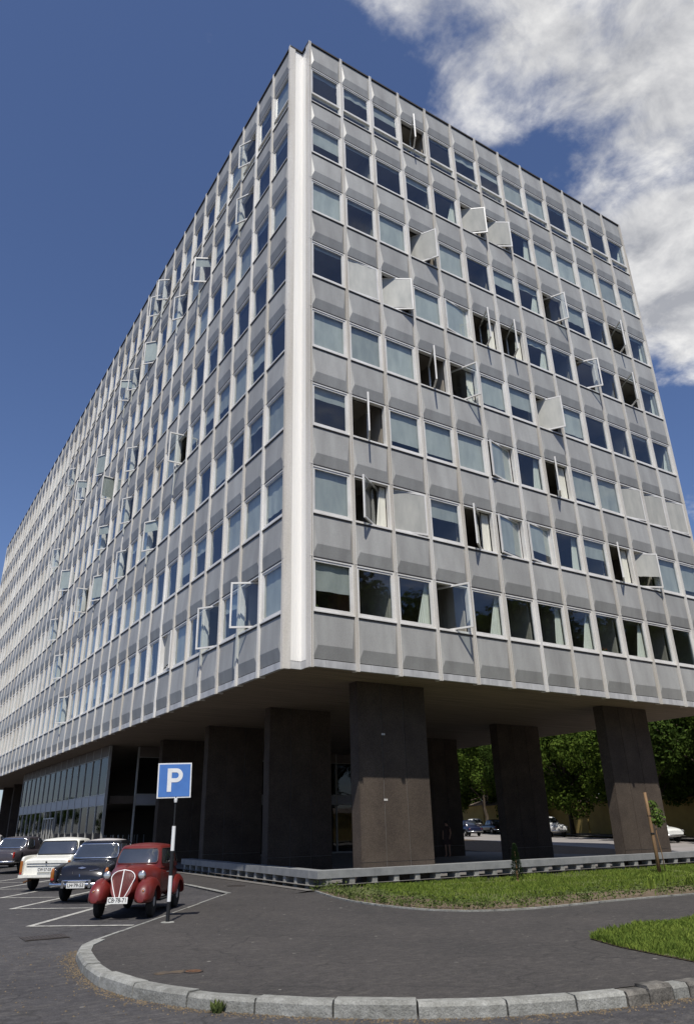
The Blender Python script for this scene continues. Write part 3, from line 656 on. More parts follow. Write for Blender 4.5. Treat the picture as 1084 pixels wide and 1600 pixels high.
def weeds(name, label, n, seed):
    rn = random.Random(seed); v = []; f = []
    for k in range(n):
        x = -.5+30*rn.random()**1.5; y = rn.uniform(-8, .9)
        if not inside(lawn_poly, x, y): continue
        b = bedness(x, y)
        if b > 1.75: continue
        row = math.sin(b*7.5)            # planted in rows along the edge
        if rn.random() > (.8 if b < .62 else .10 if b < 1.35 else .3): continue
        hh = rn.uniform(.08, .26)*(1.25 if b < .7 else .8)
        for q in range(rn.randint(7, 13)):
            a = rn.random()*6.283; el = rn.uniform(.4, 1.4); r_ = rn.uniform(.3, 1)*hh; cx_, cy_, cz_ = x+math.cos(a)*math.cos(el)*r_, y+math.sin(a)*math.cos(el)*r_, .02+math.sin(el)*r_
            s = rn.uniform(.018, .04); u = Vector((rn.gauss(0, 1), rn.gauss(0, 1), rn.gauss(0, .6))).normalized()*s; w_ = Vector((math.cos(a), math.sin(a), rn.uniform(-.2, .8))).normalized()*s*1.5; c = Vector((cx_, cy_, cz_)); o = len(v)
            v += [tuple(c-u*.5), tuple(c+w_*.5-u), tuple(c+w_), tuple(c+w_*.5+u)]; f.append((o, o+1, o+2, o+3))
    me = bpy.data.meshes.new(name); me.from_pydata(v, [], f); me.materials.append(M['weed']); return tag(ob(name, me), label, 'plants', kind='stuff')
weeds('bed_plants', 'low leafy bedding plants in brown soil along the lawn edge', 9000, 5)
def tuft(x, y, n, h, seed):
    rn = random.Random(seed); b = MB()
    for k in range(n):
        a = rn.random()*6.28; r_ = rn.random()*h*.6; hh = h*rn.uniform(.4, 1); c = Vector((x+math.cos(a)*r_, y+math.sin(a)*r_, -.13)); t = c+Vector((rn.gauss(0, .4)*hh, rn.gauss(0, .4)*hh, hh)); u = Vector((math.cos(a+1.5), math.sin(a+1.5), 0))*.012
        b.add([c-u, c+u, (c+t)/2+u*1.4, t, (c+t)/2-u*1.4], [(0, 1, 2, 4), (4, 2, 3)])
    return b.build('weed_tuft', M['weed'])
tag(tuft(-7.1, -10.32, 110, .12, 1), 'small green weed growing at the foot of the kerb', 'weed', 'weeds along the kerb')
# tall iris like leaves in the bed
for k, (x, y) in enumerate(((7.2, -5.0), (8.1, -4.7), (9.0, -5.0), (9.9, -4.9), (10.9, -5.3), (12, -5.2))):
    rn = random.Random(k+40); b = MB()
    for q in range(26):
        a = rn.random()*6.28; h = rn.uniform(.2, .42); c = Vector((rn.gauss(0, .13), rn.gauss(0, .1), 0)); t = Vector((math.cos(a), math.sin(a), 0))*h*rn.uniform(.2, .8); u = Vector((-math.sin(a), math.cos(a), 0))*.014
        b.add([c-u, c+u, c+t*.4+u+Vector((0, 0, h*.7)), c+t+Vector((0, 0, h*.85)), c+t*.4-u+Vector((0, 0, h*.7))], [(0, 1, 2, 4), (4, 2, 3)])
    o = b.build('iris_clump', M['grass']); o.location = (x, y, .02)
    tag(o, 'clump of long narrow leaves in the bed, %s from the dwarf conifer' % ('first', 'second', 'third', 'fourth', 'fifth', 'sixth')[k], 'plant', 'leaf clumps in the lawn bed')
# dwarf conifer
cn = tag(empty('dwarf_conifer', (6.47, -1.04, .01)), 'small dark pointed conifer standing alone on the lawn', 'conifer')
MB().lathe([(.03, 0), (.012, .9)], (0, 0, 0), n=8).build('trunk', M['plank'], cn)
rn = random.Random(2); b = MB()
for k in range(1500):
    t = rn.random()**.8; rad = .20*(1-t)**.75*(.55+.45*rn.random())+.012; a = rn.random()*6.283; c = Vector((math.cos(a)*rad, math.sin(a)*rad, .08+t*.95)); d_ = Vector((math.cos(a)*.5, math.sin(a)*.5, rn.uniform(.3, 1))).normalized()*rn.uniform(.04, .075); u = Vector((-math.sin(a), math.cos(a), rn.gauss(0, .4)))*.011
    b.add([c-u, c+u, c+d_], [(0, 1, 2)])
b.build('crown', M['conifer'], cn)
# staked sapling
st = tag(empty('tree_stake', (12.46, -1.52, .01)), 'tall brown wooden stake supporting the young tree on the lawn', 'stake')
MB().tube([(0, 0, -.05), (.02, .01, .95), (-.01, 0, 1.85), (.0, .02, 2.52)], [.062, .058, .052, .045], 10).build('post', M['plank'], st, True)
for z in (1.2, 1.75): MB().lathe([(.064, z), (.066, z+.02), (.064, z+.05)], (.005, .005, 0), n=12).build('tie', M['black'], st)
sp = tag(empty('sapling', (12.66, -1.60, .01)), 'thin young tree with one leafy tuft tied to the stake', 'sapling')
MB().tube([(.05, .02, -.05), (.03, .03, .8), (-.05, .05, 1.5), (.0, .02, 2.1), (.08, 0, 2.7)], [.02, .018, .016, .013, .006], 8).build('trunk', M['plank'], sp, True)
def leafcloud(blobs, n, size, seed, flat=.5):
    rn = random.Random(seed); v = []; f = []; wts = [b[3]**2 for b in blobs]
    for k in range(n):
        bx, by, bz, br = rn.choices(blobs, wts)[0]
        d_ = Vector((rn.gauss(0, 1), rn.gauss(0, 1), rn.gauss(0, .8))).normalized(); r_ = br*(.35+.65*rn.random()**.45)
        c = Vector((bx, by, bz))+d_*r_; nrm = (d_+Vector((rn.gauss(0, .6), rn.gauss(0, .6), rn.gauss(0, .6)+.5))).normalized()
        u = nrm.orthogonal().normalized(); u.rotate(Matrix.Rotation(rn.random()*6.283, 3, nrm)); w_ = nrm.cross(u); s = size*rn.uniform(.6, 1.3); o = len(v)
        v += [tuple(c-u*s), tuple(c-w_*s*.5+nrm*s*.1), tuple(c+u*s), tuple(c+w_*s*.5+nrm*s*.1)]; f.append((o, o+1, o+2, o+3))
    return v, f
v, f = leafcloud([(-.02, .02, 2.0, .22), (.08, 0, 2.3, .26), (.22, -.05, 2.05, .2), (.0, .05, 2.6, .2), (.16, 0, 1.85, .16)], 420, .07, 4)
me = bpy.data.meshes.new('crown'); me.from_pydata(v, [], f); me.materials.append(leafmat('sapling_leaf', (.17, .25, .06), (.08, .13, .03))); ob('crown', me, sp); sp.scale = (.85, .85, .82)

# ------------------------------------------------------------------ side street, wall, trees
E_ = Vector((.32, .947)); N_ = Vector((.947, -.32)); S0 = Vector((37, 14))
def stz(t): return .27+max(-14, t)*.0125
def S(t, n): p = S0+E_*t+N_*n; return p.x, p.y
def strip(name, n0, n1, dz, m, t0=-40, t1=140, h=None):
    b = MB(); P = []
    for i in range(19):
        t = t0+(t1-t0)*i/18; a = S(t, n0); c = S(t, n1)
        P.append([(*a, stz(t)+dz), (*c, stz(t)+dz)])
    b.grid(P); return tag(b.build(name, m), kind='structure')
M['street'] = mat('street_surface', (.30, .27, .26), .85, scale=.5, c2=(.22, .21, .195), fine=.12)
strip('side_street', -9, 1.2, 0, M['street'])
strip('side_pavement', 1.2, 9.5, .12, M['paving'])
b = MB(); P = []
for i in range(19):
    t = -40+180*i/18; a = S(t, -14); c = S(t, -9); P.append([(*a, -.12 if a[0] < 0 else .02), (*c, stz(t)-.002)])
tag(b.grid(P).build('street_bank', M['soil']), kind='structure')
M['ochre'] = mat('ochre_render', (.48, .36, .12), .9, scale=.8, c2=(.36, .26, .09), fine=.08)
M['rooftile'] = mat('old_roof_tile', (.24, .19, .16), .85, scale=2, c2=(.15, .12, .10), bump=.4, bscale=20)
wl = tag(empty('garden_wall', (*S(-35, 5.5), 0)), 'long ochre yellow rendered wall with tiled coping behind the street trees', 'wall')
def wpart(bm_, name, m): o = bm_.build(name, m, wl); o.location = (-S(-35, 5.5)[0], -S(-35, 5.5)[1], 0); return o
for i in range(20):
    t0 = -35+8*i; t1 = t0+8-.02; z = stz(t0+4)
    q = [S(t0, 5.5), S(t1, 5.5), S(t1, 5.8), S(t0, 5.8)]; wpart(MB().prism(q[::-1], z-.3, z+2.9), 'wall_bay', M['ochre'])
    wpart(MB().rings([[(*S(t, 5.25), z+2.9), (*S(t, 6.6), z+3.45), (*S(t, 7.9), z+2.9)] for t in (t0, t1)]), 'coping', M['rooftile'])
    q = [S(t0-.02, 5.42), S(t0+.35, 5.42), S(t0+.35, 5.5), S(t0-.02, 5.5)]; wpart(MB().prism(q[::-1], z-.3, z+2.88), 'pilaster', M['ochre'])
M['bark'] = mat('bark', (.11, .085, .06), .9, scale=6, stretch=(2, 2, .4), c2=(.05, .04, .03), bump=.8, bscale=18)
def tree_meshes(seed, H, spread, trunk_h, nl, lm):
    rn = random.Random(seed); b = MB()
    b.tube([(0, 0, -.2), (.03, 0, .5), (rn.uniform(-.1, .1), rn.uniform(-.1, .1), trunk_h*.6), (rn.uniform(-.2, .2), rn.uniform(-.2, .2), trunk_h), (rn.uniform(-.3, .3), 0, H*.62), (rn.uniform(-.3, .3), 0, H*.85)], [.30, .22, .19, .17, .1, .04], 10)
    blobs = [(0, 0, H*.8, spread*.36)]
    for k in range(15):
        a = k*2.4+rn.random(); r_ = spread*rn.uniform(.35, .95); z = trunk_h+(H-trunk_h)*rn.uniform(.08, .92); r_ *= math.sqrt(max(.1, 1-((z-trunk_h*1.1)/(H-trunk_h)-.35)**2*2.2))
        e = Vector((math.cos(a)*r_, math.sin(a)*r_, z)); s = Vector((0, 0, trunk_h*rn.uniform(.85, 1.15)+max(0, z-trunk_h)*.35))
        b.tube([s, s.lerp(e, .5)+Vector((0, 0, .35)), e], [.09, .055, .02], 6); blobs.append((e.x, e.y, e.z, spread*rn.uniform(.2, .36)))
    for k in range(18):
        q = rn.choice(blobs[1:16]); blobs.append((q[0]+rn.gauss(0, .6), q[1]+rn.gauss(0, .6), q[2]+rn.gauss(0, .5), spread*rn.uniform(.10, .2)))
    v, f = leafcloud(blobs, nl, .17, seed+9); me = bpy.data.meshes.new('crown'); me.from_pydata(v, [], f); me.materials.append(lm)
    return b.mesh('trunk', M['bark'], True), me
TM = [tree_meshes(s, H, sp_, th, 15000, lm) for s, H, sp_, th, lm in ((1, 11, 5.2, 2.3, M['leaf']), (2, 12, 5.6, 2.6, M['leaf_dark']), (3, 10.5, 5.0, 2.2, M['leaf']))]
def tree(loc, k, rz, sc, label, group='trees along the side street'):
    r = tag(empty('street_tree', loc, rz), label, 'tree', group); r.scale = (sc, sc, sc); ob('trunk', TM[k][0], r); ob('crown', TM[k][1], r); return r
for k, (t, n, mk, sc) in enumerate([(-7+6.6*j, 2.8+.4*(j % 2), (0, 1, 2, 0, 2, 1)[j % 6], 1.0+.05*(j % 3)) for j in range(10)]):
    tree((*S(t, n), stz(t)), mk, k*1.7, sc, 'leafy street tree in front of the ochre wall, %s from the right' % ('first', 'second', 'third', 'fourth', 'fifth', 'sixth', 'seventh', 'eighth', 'ninth', 'tenth')[k])
for k, (t, n, mk, sc) in enumerate([(-8+6*j, (9.5, 13)[j % 2], j % 3, 1.2+.05*(j % 4)) for j in range(13)]):
    tree((*S(t, n), stz(t)-2.2), mk, k*2.3+.5, sc, 'leafy tree rising behind the ochre wall, %s from the right' % ('first', 'second', 'third', 'fourth', 'fifth', 'sixth', 'seventh', 'eighth', 'ninth', 'tenth', 'eleventh', 'twelfth', 'thirteenth')[k], 'trees behind the ochre wall')
# trees across the forecourt: seen only mirrored in the lobby glass
for k, (x, y, mk, sc) in enumerate(((-5, 150, 0, .55), (-12, 156, 1, .6), (-19, 150, 2, .55), (-27, 158, 1, .7), (-36, 152, 0, .6), (-46, 156, 2, .6), (-56, 150, 1, .6), (3, 155, 2, .6))):
    tree((x, y, -.1), mk, k*1.3, sc, 'far tree beyond the forecourt mirrored in the lobby glass, %s from the building' % ('second', 'third', 'fourth', 'fifth', 'sixth', 'seventh', 'eighth', 'first')[k], 'trees beyond the forecourt')
# tall unseen trees added behind the camera so the lowest panes mirror dark foliage
for k in range(10):
    tree((2+8.6*k, -38-2.5*(k % 2), -.1), (1, 0, 2)[k % 3], k*1.9, 2.1+.12*(k % 3), 'unseen tall tree added to darken reflections in the lowest windows, %s from the left' % ('first', 'second', 'third', 'fourth', 'fifth', 'sixth', 'seventh', 'eighth', 'ninth', 'tenth')[k], 'unseen trees added for window reflections')
# ------------------------------------------------------------------ cars
def paint(name, c, rough=.3, dirt=.25):
    m = mat(name, c, rough, scale=2.5, c2=tuple(v*(1-dirt) for v in c), coat=.25, fine=.08, fscale=12); m.node_tree.nodes['Principled BSDF'].inputs['Coat Roughness'].default_value = .12; return m
M['chrome'] = mat('chrome', (.72, .72, .72), .16, metal=1, scale=8, c2=(.55, .55, .55))
M['carglass'] = mat('car_glass', (.035, .04, .045), .04, spec=1.0, coat=.6)
M['carglass'].node_tree.nodes['Principled BSDF'].inputs['IOR'].default_value = 1.7
M['rubber'] = mat('tyre_rubber', (.018, .017, .016), .85)
M['under'] = mat('car_underside', (.012, .011, .010), .9)
M['hub'] = mat('painted_hub', (.50, .49, .46), .35, scale=9, c2=(.36, .35, .33))
M['lens'] = mat('lamp_glass', (.62, .64, .62), .08, metal=.6)
M['amber'] = mat('amber_lens', (.36, .12, .02), .2, coat=.5)
M['redlens'] = mat('red_lens', (.40, .03, .02), .2, coat=.5)
M['plate'] = mat('number_plate', (.74, .74, .70), .5)
def cr(a, b, c, d, t): return tuple(.5*((2*q)+(-p+r_)*t+(2*p-5*q+4*r_-s)*t*t+(-p+3*q-3*r_+s)*t**3) for p, q, r_, s in zip(a, b, c, d))
def smooth_stations(st, k=4):
    o = []
    for i in range(len(st)-1):
        p = [st[max(0, i-1)], st[i], st[i+1], st[min(len(st)-1, i+2)]]
        for j in range(k): o.append(cr(*p, j/k))
    return o+[tuple(st[-1])]
def se(a, n): c, s = math.cos(a), math.sin(a); return math.copysign(abs(c)**(2/n), c), math.copysign(abs(s)**(2/n), s)
def loft(b, st, NN=28, k=4, taper=0):
    rs = []
    for x, w_, zb, zt, n, sh in smooth_stations(st, k):
        r_ = []
        for i in range(NN):
            c, s = se(2*math.pi*i/NN, max(2, n)); z = (zb+zt)/2+(zt-zb)/2*s; f = 1-taper*max(0, s)**2
            r_.append((x-sh*(z-zb), w_*c*f, z))
        rs.append(r_)
    return b.rings(rs)
def cutwheels(me, wheels, r, wd):
    c = MB()
    for x, y, z in wheels:
        s = 1 if y > 0 else -1; c.lathe([(r, -wd), (r, .5)], (x, y, z), (0, s, 0), 28)
    cm = c.mesh('cut', M['under']); co = bpy.data.objects.new('cut', cm); col.objects.link(co)
    o = bake(me, [('BOOLEAN', dict(operation='DIFFERENCE', object=co, solver='EXACT'))]); bpy.data.objects.remove(co)
    return o
def finish(me, m, ang=40):
    me.materials.clear(); me.materials.append(m)
    for p in me.polygons: p.use_smooth = True; p.material_index = 0
    try: me.set_sharp_from_angle(angle=R(ang))
    except Exception: pass
    return me
def wheel(root, x, y, r, wd, steer=0, hub='hub'):
    s = 1 if y > 0 else -1
    wh = MB().lathe([(r*.62, -wd/2), (r*.93, -wd/2), (r, -wd*.32), (r, wd*.32), (r*.93, wd/2), (r*.62, wd/2)], (0, 0, 0), (0, s, 0), 28).build('wheel', M['rubber'], root, True)
    wh.location = (x, y, r); wh.rotation_euler = (0, 0, steer)
    MB().lathe([(r*.66, 0), (r*.66, wd*.30), (r*.58, wd*.42), (r*.50, wd*.36), (r*.36, wd*.40), (r*.30, wd*.56), (r*.12, wd*.62)], (0, 0, 0), (0, s, 0), 24).build('hubcap', M[hub], wh, True)
def plate(root, txt, x, y, z, facing, w_=.48, h=.13, tilt=0):
    p = MB().box(-.006, .006, -w_/2, w_/2, -h/2, h/2).build('number_plate', M['plate'], root); p.location = (x, y, z); p.rotation_euler = (0, tilt, 0)
    t = text_mesh(txt, h*.92, .001, M['black']); o = ob('lettering', t, p); s = w_*.88/max(.01, t.vertices and (max(v.co.x for v in t.vertices)-min(v.co.x for v in t.vertices)) or 1)
    o.scale = (min(s, 1.1), 1, 1)
    if facing > 0: o.location = (.0085, 0, 0); o.rotation_euler = (math.pi/2, 0, math.pi/2)
    else: o.location = (-.0085, 0, 0); o.rotation_euler = (math.pi/2, 0, -math.pi/2)
class House:
    """glasshouse: superelliptic plan, leaning pillars, crowned roof"""
    def __init__(s, x0b, x1b, wb, z0, x0t, x1t, wt, z1, n=5, crown=.06, bulge=.02): s.__dict__.update(locals())
    def pt(s, a, h, off=0):
        c, sn = se(a, s.n); e = h
        x0 = s.x0b+(s.x0t-s.x0b)*e; x1 = s.x1b+(s.x1t-s.x1b)*e; w_ = s.wb+(s.wt-s.wb)*e; bl = s.bulge*math.sin(math.pi*min(1, max(0, h)))+off
        return Vector(((x0+x1)/2+((x1-x0)/2+bl)*c, (w_+bl)*sn, s.z0+(s.z1-s.z0)*h))
    def shell(s, b, NN=48):
        A = [2*math.pi*i/NN for i in range(NN)]; rs = [[s.pt(a, h) for a in A] for h in (-.08, 0, .12, .3, .5, .7, .86)]
        for k, q in ((.93, .985), (1.0, .95), (1.05, .85), (1.08, .7), (1.10, .5), (1.112, .25), (1.116, .05)):
            r_ = []
            for a in A:
                p = s.pt(a, min(k, 1)); cxx = (s.x0t+s.x1t)/2; r_.append(Vector((cxx+(p.x-cxx)*q, p.y*q, s.z0+(s.z1-s.z0)*min(k, .96)+(s.crown*(1-q**2) if k > .93 else 0))))
            rs.append(r_)
        return b.rings(rs)
    def cap(s, b, q0=.93, off=.004, NN=48):
        A = [2*math.pi*i/NN for i in range(NN)]; rs = []; cxx = (s.x0t+s.x1t)/2
        for q in (q0, .85, .7, .5, .25, .05): rs.append([Vector((cxx+(s.pt(a, 1).x-cxx)*q, s.pt(a, 1).y*q, s.z0+(s.z1-s.z0)*.96+s.crown*(1-q**2)+off)) for a in A])
        return b.rings(rs)
    def pane(s, root, a0, a1, h0, h1, frame=None, fr=.014, off=.006, gm=None, rnd=.25, name='window'):
        n, m_ = 22, 8; P = []
        def hh(u):
            e = rnd*.5; q = 1
            if u < e: q = math.sqrt(max(0, 1-(1-u/e)**2))
            if u > 1-e: q = math.sqrt(max(0, 1-(1-(1-u)/e)**2))
            q = .62+.38*q; c = (h0+h1)/2; return c-(h1-h0)/2*q, c+(h1-h0)/2*q
        for j in range(m_+1):
            row = []
            for i in range(n+1):
                u = i/n; lo, hi = hh(u); row.append(s.pt(a0+(a1-a0)*u, lo+(hi-lo)*j/m_, off))
            P.append(row)
        p = MB().grid(P).build(name, gm or M['carglass'], root, True)
        if frame:
            lp = P[0]+[r_[-1] for r_ in P[1:-1]]+P[-1][::-1]+[r_[0] for r_ in P[-2:0:-1]]
            MB().tube(lp, fr, 6, True).build('window_trim', frame, p, True)
        return p
D = math.pi/180
def place(root, rear, head, wb): root.location = (rear[0]+head[0]*wb/2, rear[1]+head[1]*wb/2, root.location.z); root.rotation_euler = (0, 0, math.atan2(head[1], head[0]))

# --- small red saloon, nose to the viewer
red = tag(empty('parked_car', (0, 0, -.03)), 'small old red car with oval chrome edged grille, nose to the viewer', 'car', 'cars in the parking lot')
M['red'] = paint('red_enamel', (.155, .016, .012), .42)
M['redgrille'] = mat('grille_red', (.085, .012, .010), .5)
WH = [(1.0, .53, .29), (1.0, -.53, .29), (-1.0, .53, .29), (-1.0, -.53, .29)]
b = MB()
loft(b, [(-1.62, .16, .45, .62, 2.4, 0), (-1.56, .34, .36, .82, 2.6, 0), (-1.3, .50, .31, .98, 3, 0), (-.8, .58, .30, .99, 3.6, 0), (-.1, .59, .30, .97, 3.8, 0), (.42, .56, .30, .985, 3.4, .0), (.75, .46, .31, .985, 2.9, .05), (1.08, .37, .33, .975, 2.5, .16), (1.36, .28, .34, .94, 2.25, .34), (1.46, .225, .36, .89, 2.1, .40)])
body = b.mesh('body', M['red'], True)
H1 = House(-1.40, .52, .565, .93, -.98, .20, .47, 1.36, n=4.2, crown=.06, bulge=.03)
b2 = MB(); H1.shell(b2)
bodyo = ob('body', finish(cutwheels(body, WH, .345, .16), M['red']), red)
ob('roof', finish(b2.mesh('roof', M['red'], True), M['red']), red)
H1.pane(red, -39*D, 39*D, .16, .84, M['redgrille'], .012, gm=None, rnd=.22, name='windscreen')
for s in (1, -1):
    H1.pane(red, s*56*D, s*94*D, .14, .82, M['under'], .01, name='side_window'); H1.pane(red, s*100*D, s*126*D, .16, .8, M['under'], .01, name='side_window')
H1.pane(red, 155*D, 205*D, .25, .75, M['under'], .01, name='rear_window')
def fender(x, y, rx, ry, rz, z, dip, name):
    b = MB(); rs = []
    for i in range(25):
        u = -1+2*i/24; k = math.sqrt(max(0, 1-abs(u)**2.4)); r_ = []
        for j in range(16):
            c, s_ = se(2*math.pi*j/16, 2.5); r_.append((x+rx*u, y+ry*c*(.35+.65*k), z+(rz*s_*k if s_ > 0 else dip*s_*(.6+.4*k))))
        rs.append(r_)
    b.rings(rs); return b
for s in (1, -1):
    f = fender(1.02, s*.48, .58, .21, .38, .38, .10, 'f').mesh('front_fender', M['red'], True)
    ob('front_fender', finish(cutwheels(f, [(1.0, s*.56, .27)], .325, .17), M['red']), red)
    f = fender(-1.05, s*.50, .56, .20, .36, .36, .08, 'f').mesh('rear_fender', M['red'], True)
    ob('rear_fender', finish(cutwheels(f, [(-1.0, s*.60, .27)], .315, .17), M['red']), red)
    MB().box(-.6, .58, s*.55-.08, s*.55+.08, .27, .305).build('running_board', M['rubber'], red)
    wheel(red, 1.0, s*.55, .29, .12, R(4)); wheel(red, -1.0, s*.55, .29, .12)
    hl = MB().lathe([(.02, -.15), (.06, -.12), (.086, -.04), (.092, .0), (.09, .012)], (1.22, s*.37, .80), (1, 0, .05), 20).build('headlamp', M['red'], red, True)
    MB().lathe([(.088, .008), (.088, .022), (.078, .026)], (1.22, s*.37, .80), (1, 0, .05), 20, False).build('rim', M['chrome'], hl, True)
    MB().lathe([(.079, .018), (.06, .034), (.03, .042), (.004, .045)], (1.22, s*.37, .80), (1, 0, .05), 20).build('lens', M['lens'], hl, True)
    MB().tube([(1.16, s*.37, .72), (1.12, s*.40, .62)], .018, 8).build('lamp_stalk', M['chrome'], hl)
    il = MB().lathe([(.036, 0), (.036, .02), (.03, .026)], (1.53, s*.52, .52), (1, 0, .35), 16).build('indicator', M['chrome'], red, True)
    MB().lathe([(.028, .02), (.02, .036), (.004, .04)], (1.53, s*.52, .52), (1, 0, .35), 16).build('lens', M['amber'], il, True)
# grille lies on the leaning nose
def nose(yy, z, off=0): x = 1.475-.40*(z-.36)+off; return Vector((x, yy, z))
def gw(z):
    t = (z-.36)/.55; return (.065+.185*min(1, t/.72)**.85)*(1 if t < .72 else math.sqrt(max(0, 1-((t-.72)/.28)**2)))
zsl = [.365+.545*i/20 for i in range(21)]
MB().grid([[nose(-gw(z)+2*gw(z)*i/8, z, .004-.03*(2*i/8-1)**2) for i in range(9)] for z in zsl]).build('grille', M['redgrille'], red)
gr = [o for o in bpy.data.objects if o.parent == red and o.name.startswith('grille')][0]
for i in range(-7, 8):
    if i == 0: continue
    pts = [nose(gw(z)*i/8, z, .012-.03*(i/8)**2) for z in zsl[1:-1]]; MB().tube(pts, .007, 5).build('slat', M['red'], gr, True)
edge_ = [nose(gw(z), z, -.012) for z in zsl]+[nose(-gw(z), z, -.012) for z in zsl[::-1]]
MB().tube(edge_, .0095, 8).build('grille_surround', M['signwhite'], red, True)
MB().tube([nose(0, z, .016) for z in zsl], .012, 8).build('grille_bar', M['signwhite'], red, True)
MB().tube([(1.2, 0, .975), (.85, 0, .99), (.5, 0, .99)], .006, 6).build('bonnet_hinge', M['redgrille'], red)
plate(red, 'CB·78-71', 1.56, 0, .36, 1, .42, .12, R(-8))
MB().tube([(.50, -.12, .975), (.48, .05, 1.0), (.47, .16, .99)], .008, 6).build('wiper', M['chrome'], red)
MB().box(-.05, .1, .605, .625, .80, .82).build('door_handle', M['chrome'], red)
for s in (1, -1):
    for xx in (-.42, .44): MB().tube([(xx, s*.592, .36), (xx, s*.604, .6), (xx, s*.585, .9)], .005, 5).build('door_seam', M['under'], red)
HR = Vector((.56, .828)).normalized()
place(red, (-5.44+HR.x*-0+HR.x*2.0-HR.x*2.0, -1.75), HR, 2.0)
red.location = (-5.50+HR.x*1.0, -1.74+HR.y*1.0, -.03); red.rotation_euler = (0, 0, math.atan2(-HR.y, -HR.x)); red.scale = (1.0, .99, .99)

# --- generic saloon builder (x forward)
def saloon(name, label, group, m, st, house, wheels, wr, n=4, roofm=None, taper=.06, hub='hub', trimm=None, sides=((54, 88), (93, 126)), hh=(.14, .84), rear=(142, 218), front=(-38, 38)):
    r = tag(empty(name, (0, 0, -.03)), label, 'car', group)
    b = MB(); loft(b, st, taper=taper); me = finish(cutwheels(b.mesh('body', m, True), [(x, y, wr) for x, y in wheels], wr+.045, .2), m); ob('body', me, r)
    b = MB(); house.shell(b); ob('roof', finish(b.mesh('roof', m, True), roofm or m), r)
    tm = trimm or M['under']
    house.pane(r, front[0]*D, front[1]*D, *hh, tm, .012, name='windscreen'); house.pane(r, rear[0]*D, rear[1]*D, *hh, tm, .024 if trimm == M['chrome'] else .015, name='rear_window')
    for s in (1, -1):
        for a, c in sides: house.pane(r, s*a*D, s*c*D, hh[0], hh[1], tm, .01, name='side_window')
    for x, y in wheels: wheel(r, x, y-math.copysign(.02, y), wr, .14, hub=hub)
    return r
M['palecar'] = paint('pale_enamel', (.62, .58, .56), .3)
HB = Vector((.56, .828)).normalized()
LOT = 'cars in the parking lot'
# --- black rounded saloon, tail to the viewer
M['blackcar'] = paint('black_enamel', (.010, .010, .013), .22)
bk = saloon('parked_car', 'black rounded saloon with sky sheen painted on its roof and chrome rear window, tail to the viewer', LOT, M['blackcar'],
    [(-2.12, .52, .40, .62, 2.6, 0), (-2.05, .66, .34, .76, 3, -.05), (-1.85, .73, .30, .87, 3.2, 0), (-1.3, .77, .28, .97, 3.4, 0), (-.6, .79, .28, 1.00, 3.6, 0), (.4, .79, .28, .99, 3.6, 0), (1.1, .77, .28, .96, 3.4, 0), (1.75, .72, .30, .88, 3, 0), (2.05, .6, .36, .74, 2.6, 0), (2.12, .45, .42, .64, 2.4, 0)],
    House(-1.22, .72, .70, .95, -.72, .22, .54, 1.42, n=4.4, crown=.06, bulge=.04), [(-1.22, .68), (-1.22, -.68), (1.22, .68), (1.22, -.68)], .32, trimm=M['chrome'], hh=(.10, .80), rear=(137, 223))
# rear wings, lamps, bumper
for s in (1, -1):
    f = MB(); loft(f, [(-2.16, .05, .50, .74, 2.4, 0), (-2.08, .105, .42, .82, 2.6, 0), (-1.6, .14, .40, .88, 3, 0), (-.9, .12, .42, .92, 3, 0), (-.3, .06, .5, .92, 3, 0)], 16)
    o = f.build('rear_wing', M['blackcar'], bk, True); o.location = (0, s*.66, 0)
    tl = MB(); loft(tl, [(-.05, .028, .10, .26, 2.3, 0), (-.03, .045, .03, .30, 2.4, 0), (.03, .045, .02, .31, 2.4, 0)], 14); o = tl.build('tail_lamp', M['amber'], bk, True); o.location = (-2.14, s*.69, .50)
    q = MB().lathe([(.05, 0), (.045, .03), (.02, .045)], (0, 0, .06), (-1, 0, 0), 14).build('red_lens', M['redlens'], o, True)
    MB().tube([(-2.12, s*.56, .52), (-2.0, s*.52, .66), (-1.86, s*.47, .80)], .012, 6).build('chrome_strip', M['chrome'], bk, True)
MB().tube([(-1.95, .78, .43), (-2.17, .70, .43), (-2.26, .40, .43), (-2.28, 0, .43), (-2.26, -.40, .43), (-2.17, -.70, .43), (-1.95, -.78, .43)], .055, 10).build('rear_bumper', M['chrome'], bk, True)
for s in (1, -1): MB().box(-2.34, -2.26, s*.34-.03, s*.34+.03, .36, .53).build('bumper_guard', M['chrome'], bk)
MB().tube([(-2.3, .36, .52), (-2.3, -.36, .52)], .022, 8).build('plate_rail', M['chrome'], bk)
plate(bk, 'LH·79-53', -2.345, 0, .42, -1, .46, .125)
b = MB(); House(-1.22, .72, .70, .95, -.72, .22, .54, 1.42, n=4.4, crown=.06, bulge=.04).cap(b, .90, .005); b.build('roof_sheen', M['palecar'], bk, True)  # pale cap paints the sky's reflection onto the black roof
e_ = MB(); e_.add([(-2.02, .11, .80), (-2.04, 0, .775), (-2.02, -.11, .80), (-2.0, 0, .825)], [(0, 1, 2, 3)]); e_.build('boot_badge', M['chrome'], bk)
MB().tube([(-2.1, .2, .66), (-2.1, .2, .72)], .008, 6).build('boot_emblem', M['chrome'], bk); MB().tube([(-2.12, 0, .60), (-2.1, .02, .66)], .012, 6).build('boot_handle', M['chrome'], bk)
MB().tube([(-2.06, -.22, .73), (-2.05, -.32, .745), (-2.04, -.44, .77)], .006, 6).build('boot_script', M['chrome'], bk)
place(bk, (-5.0, 2.95), HB, 2.44)
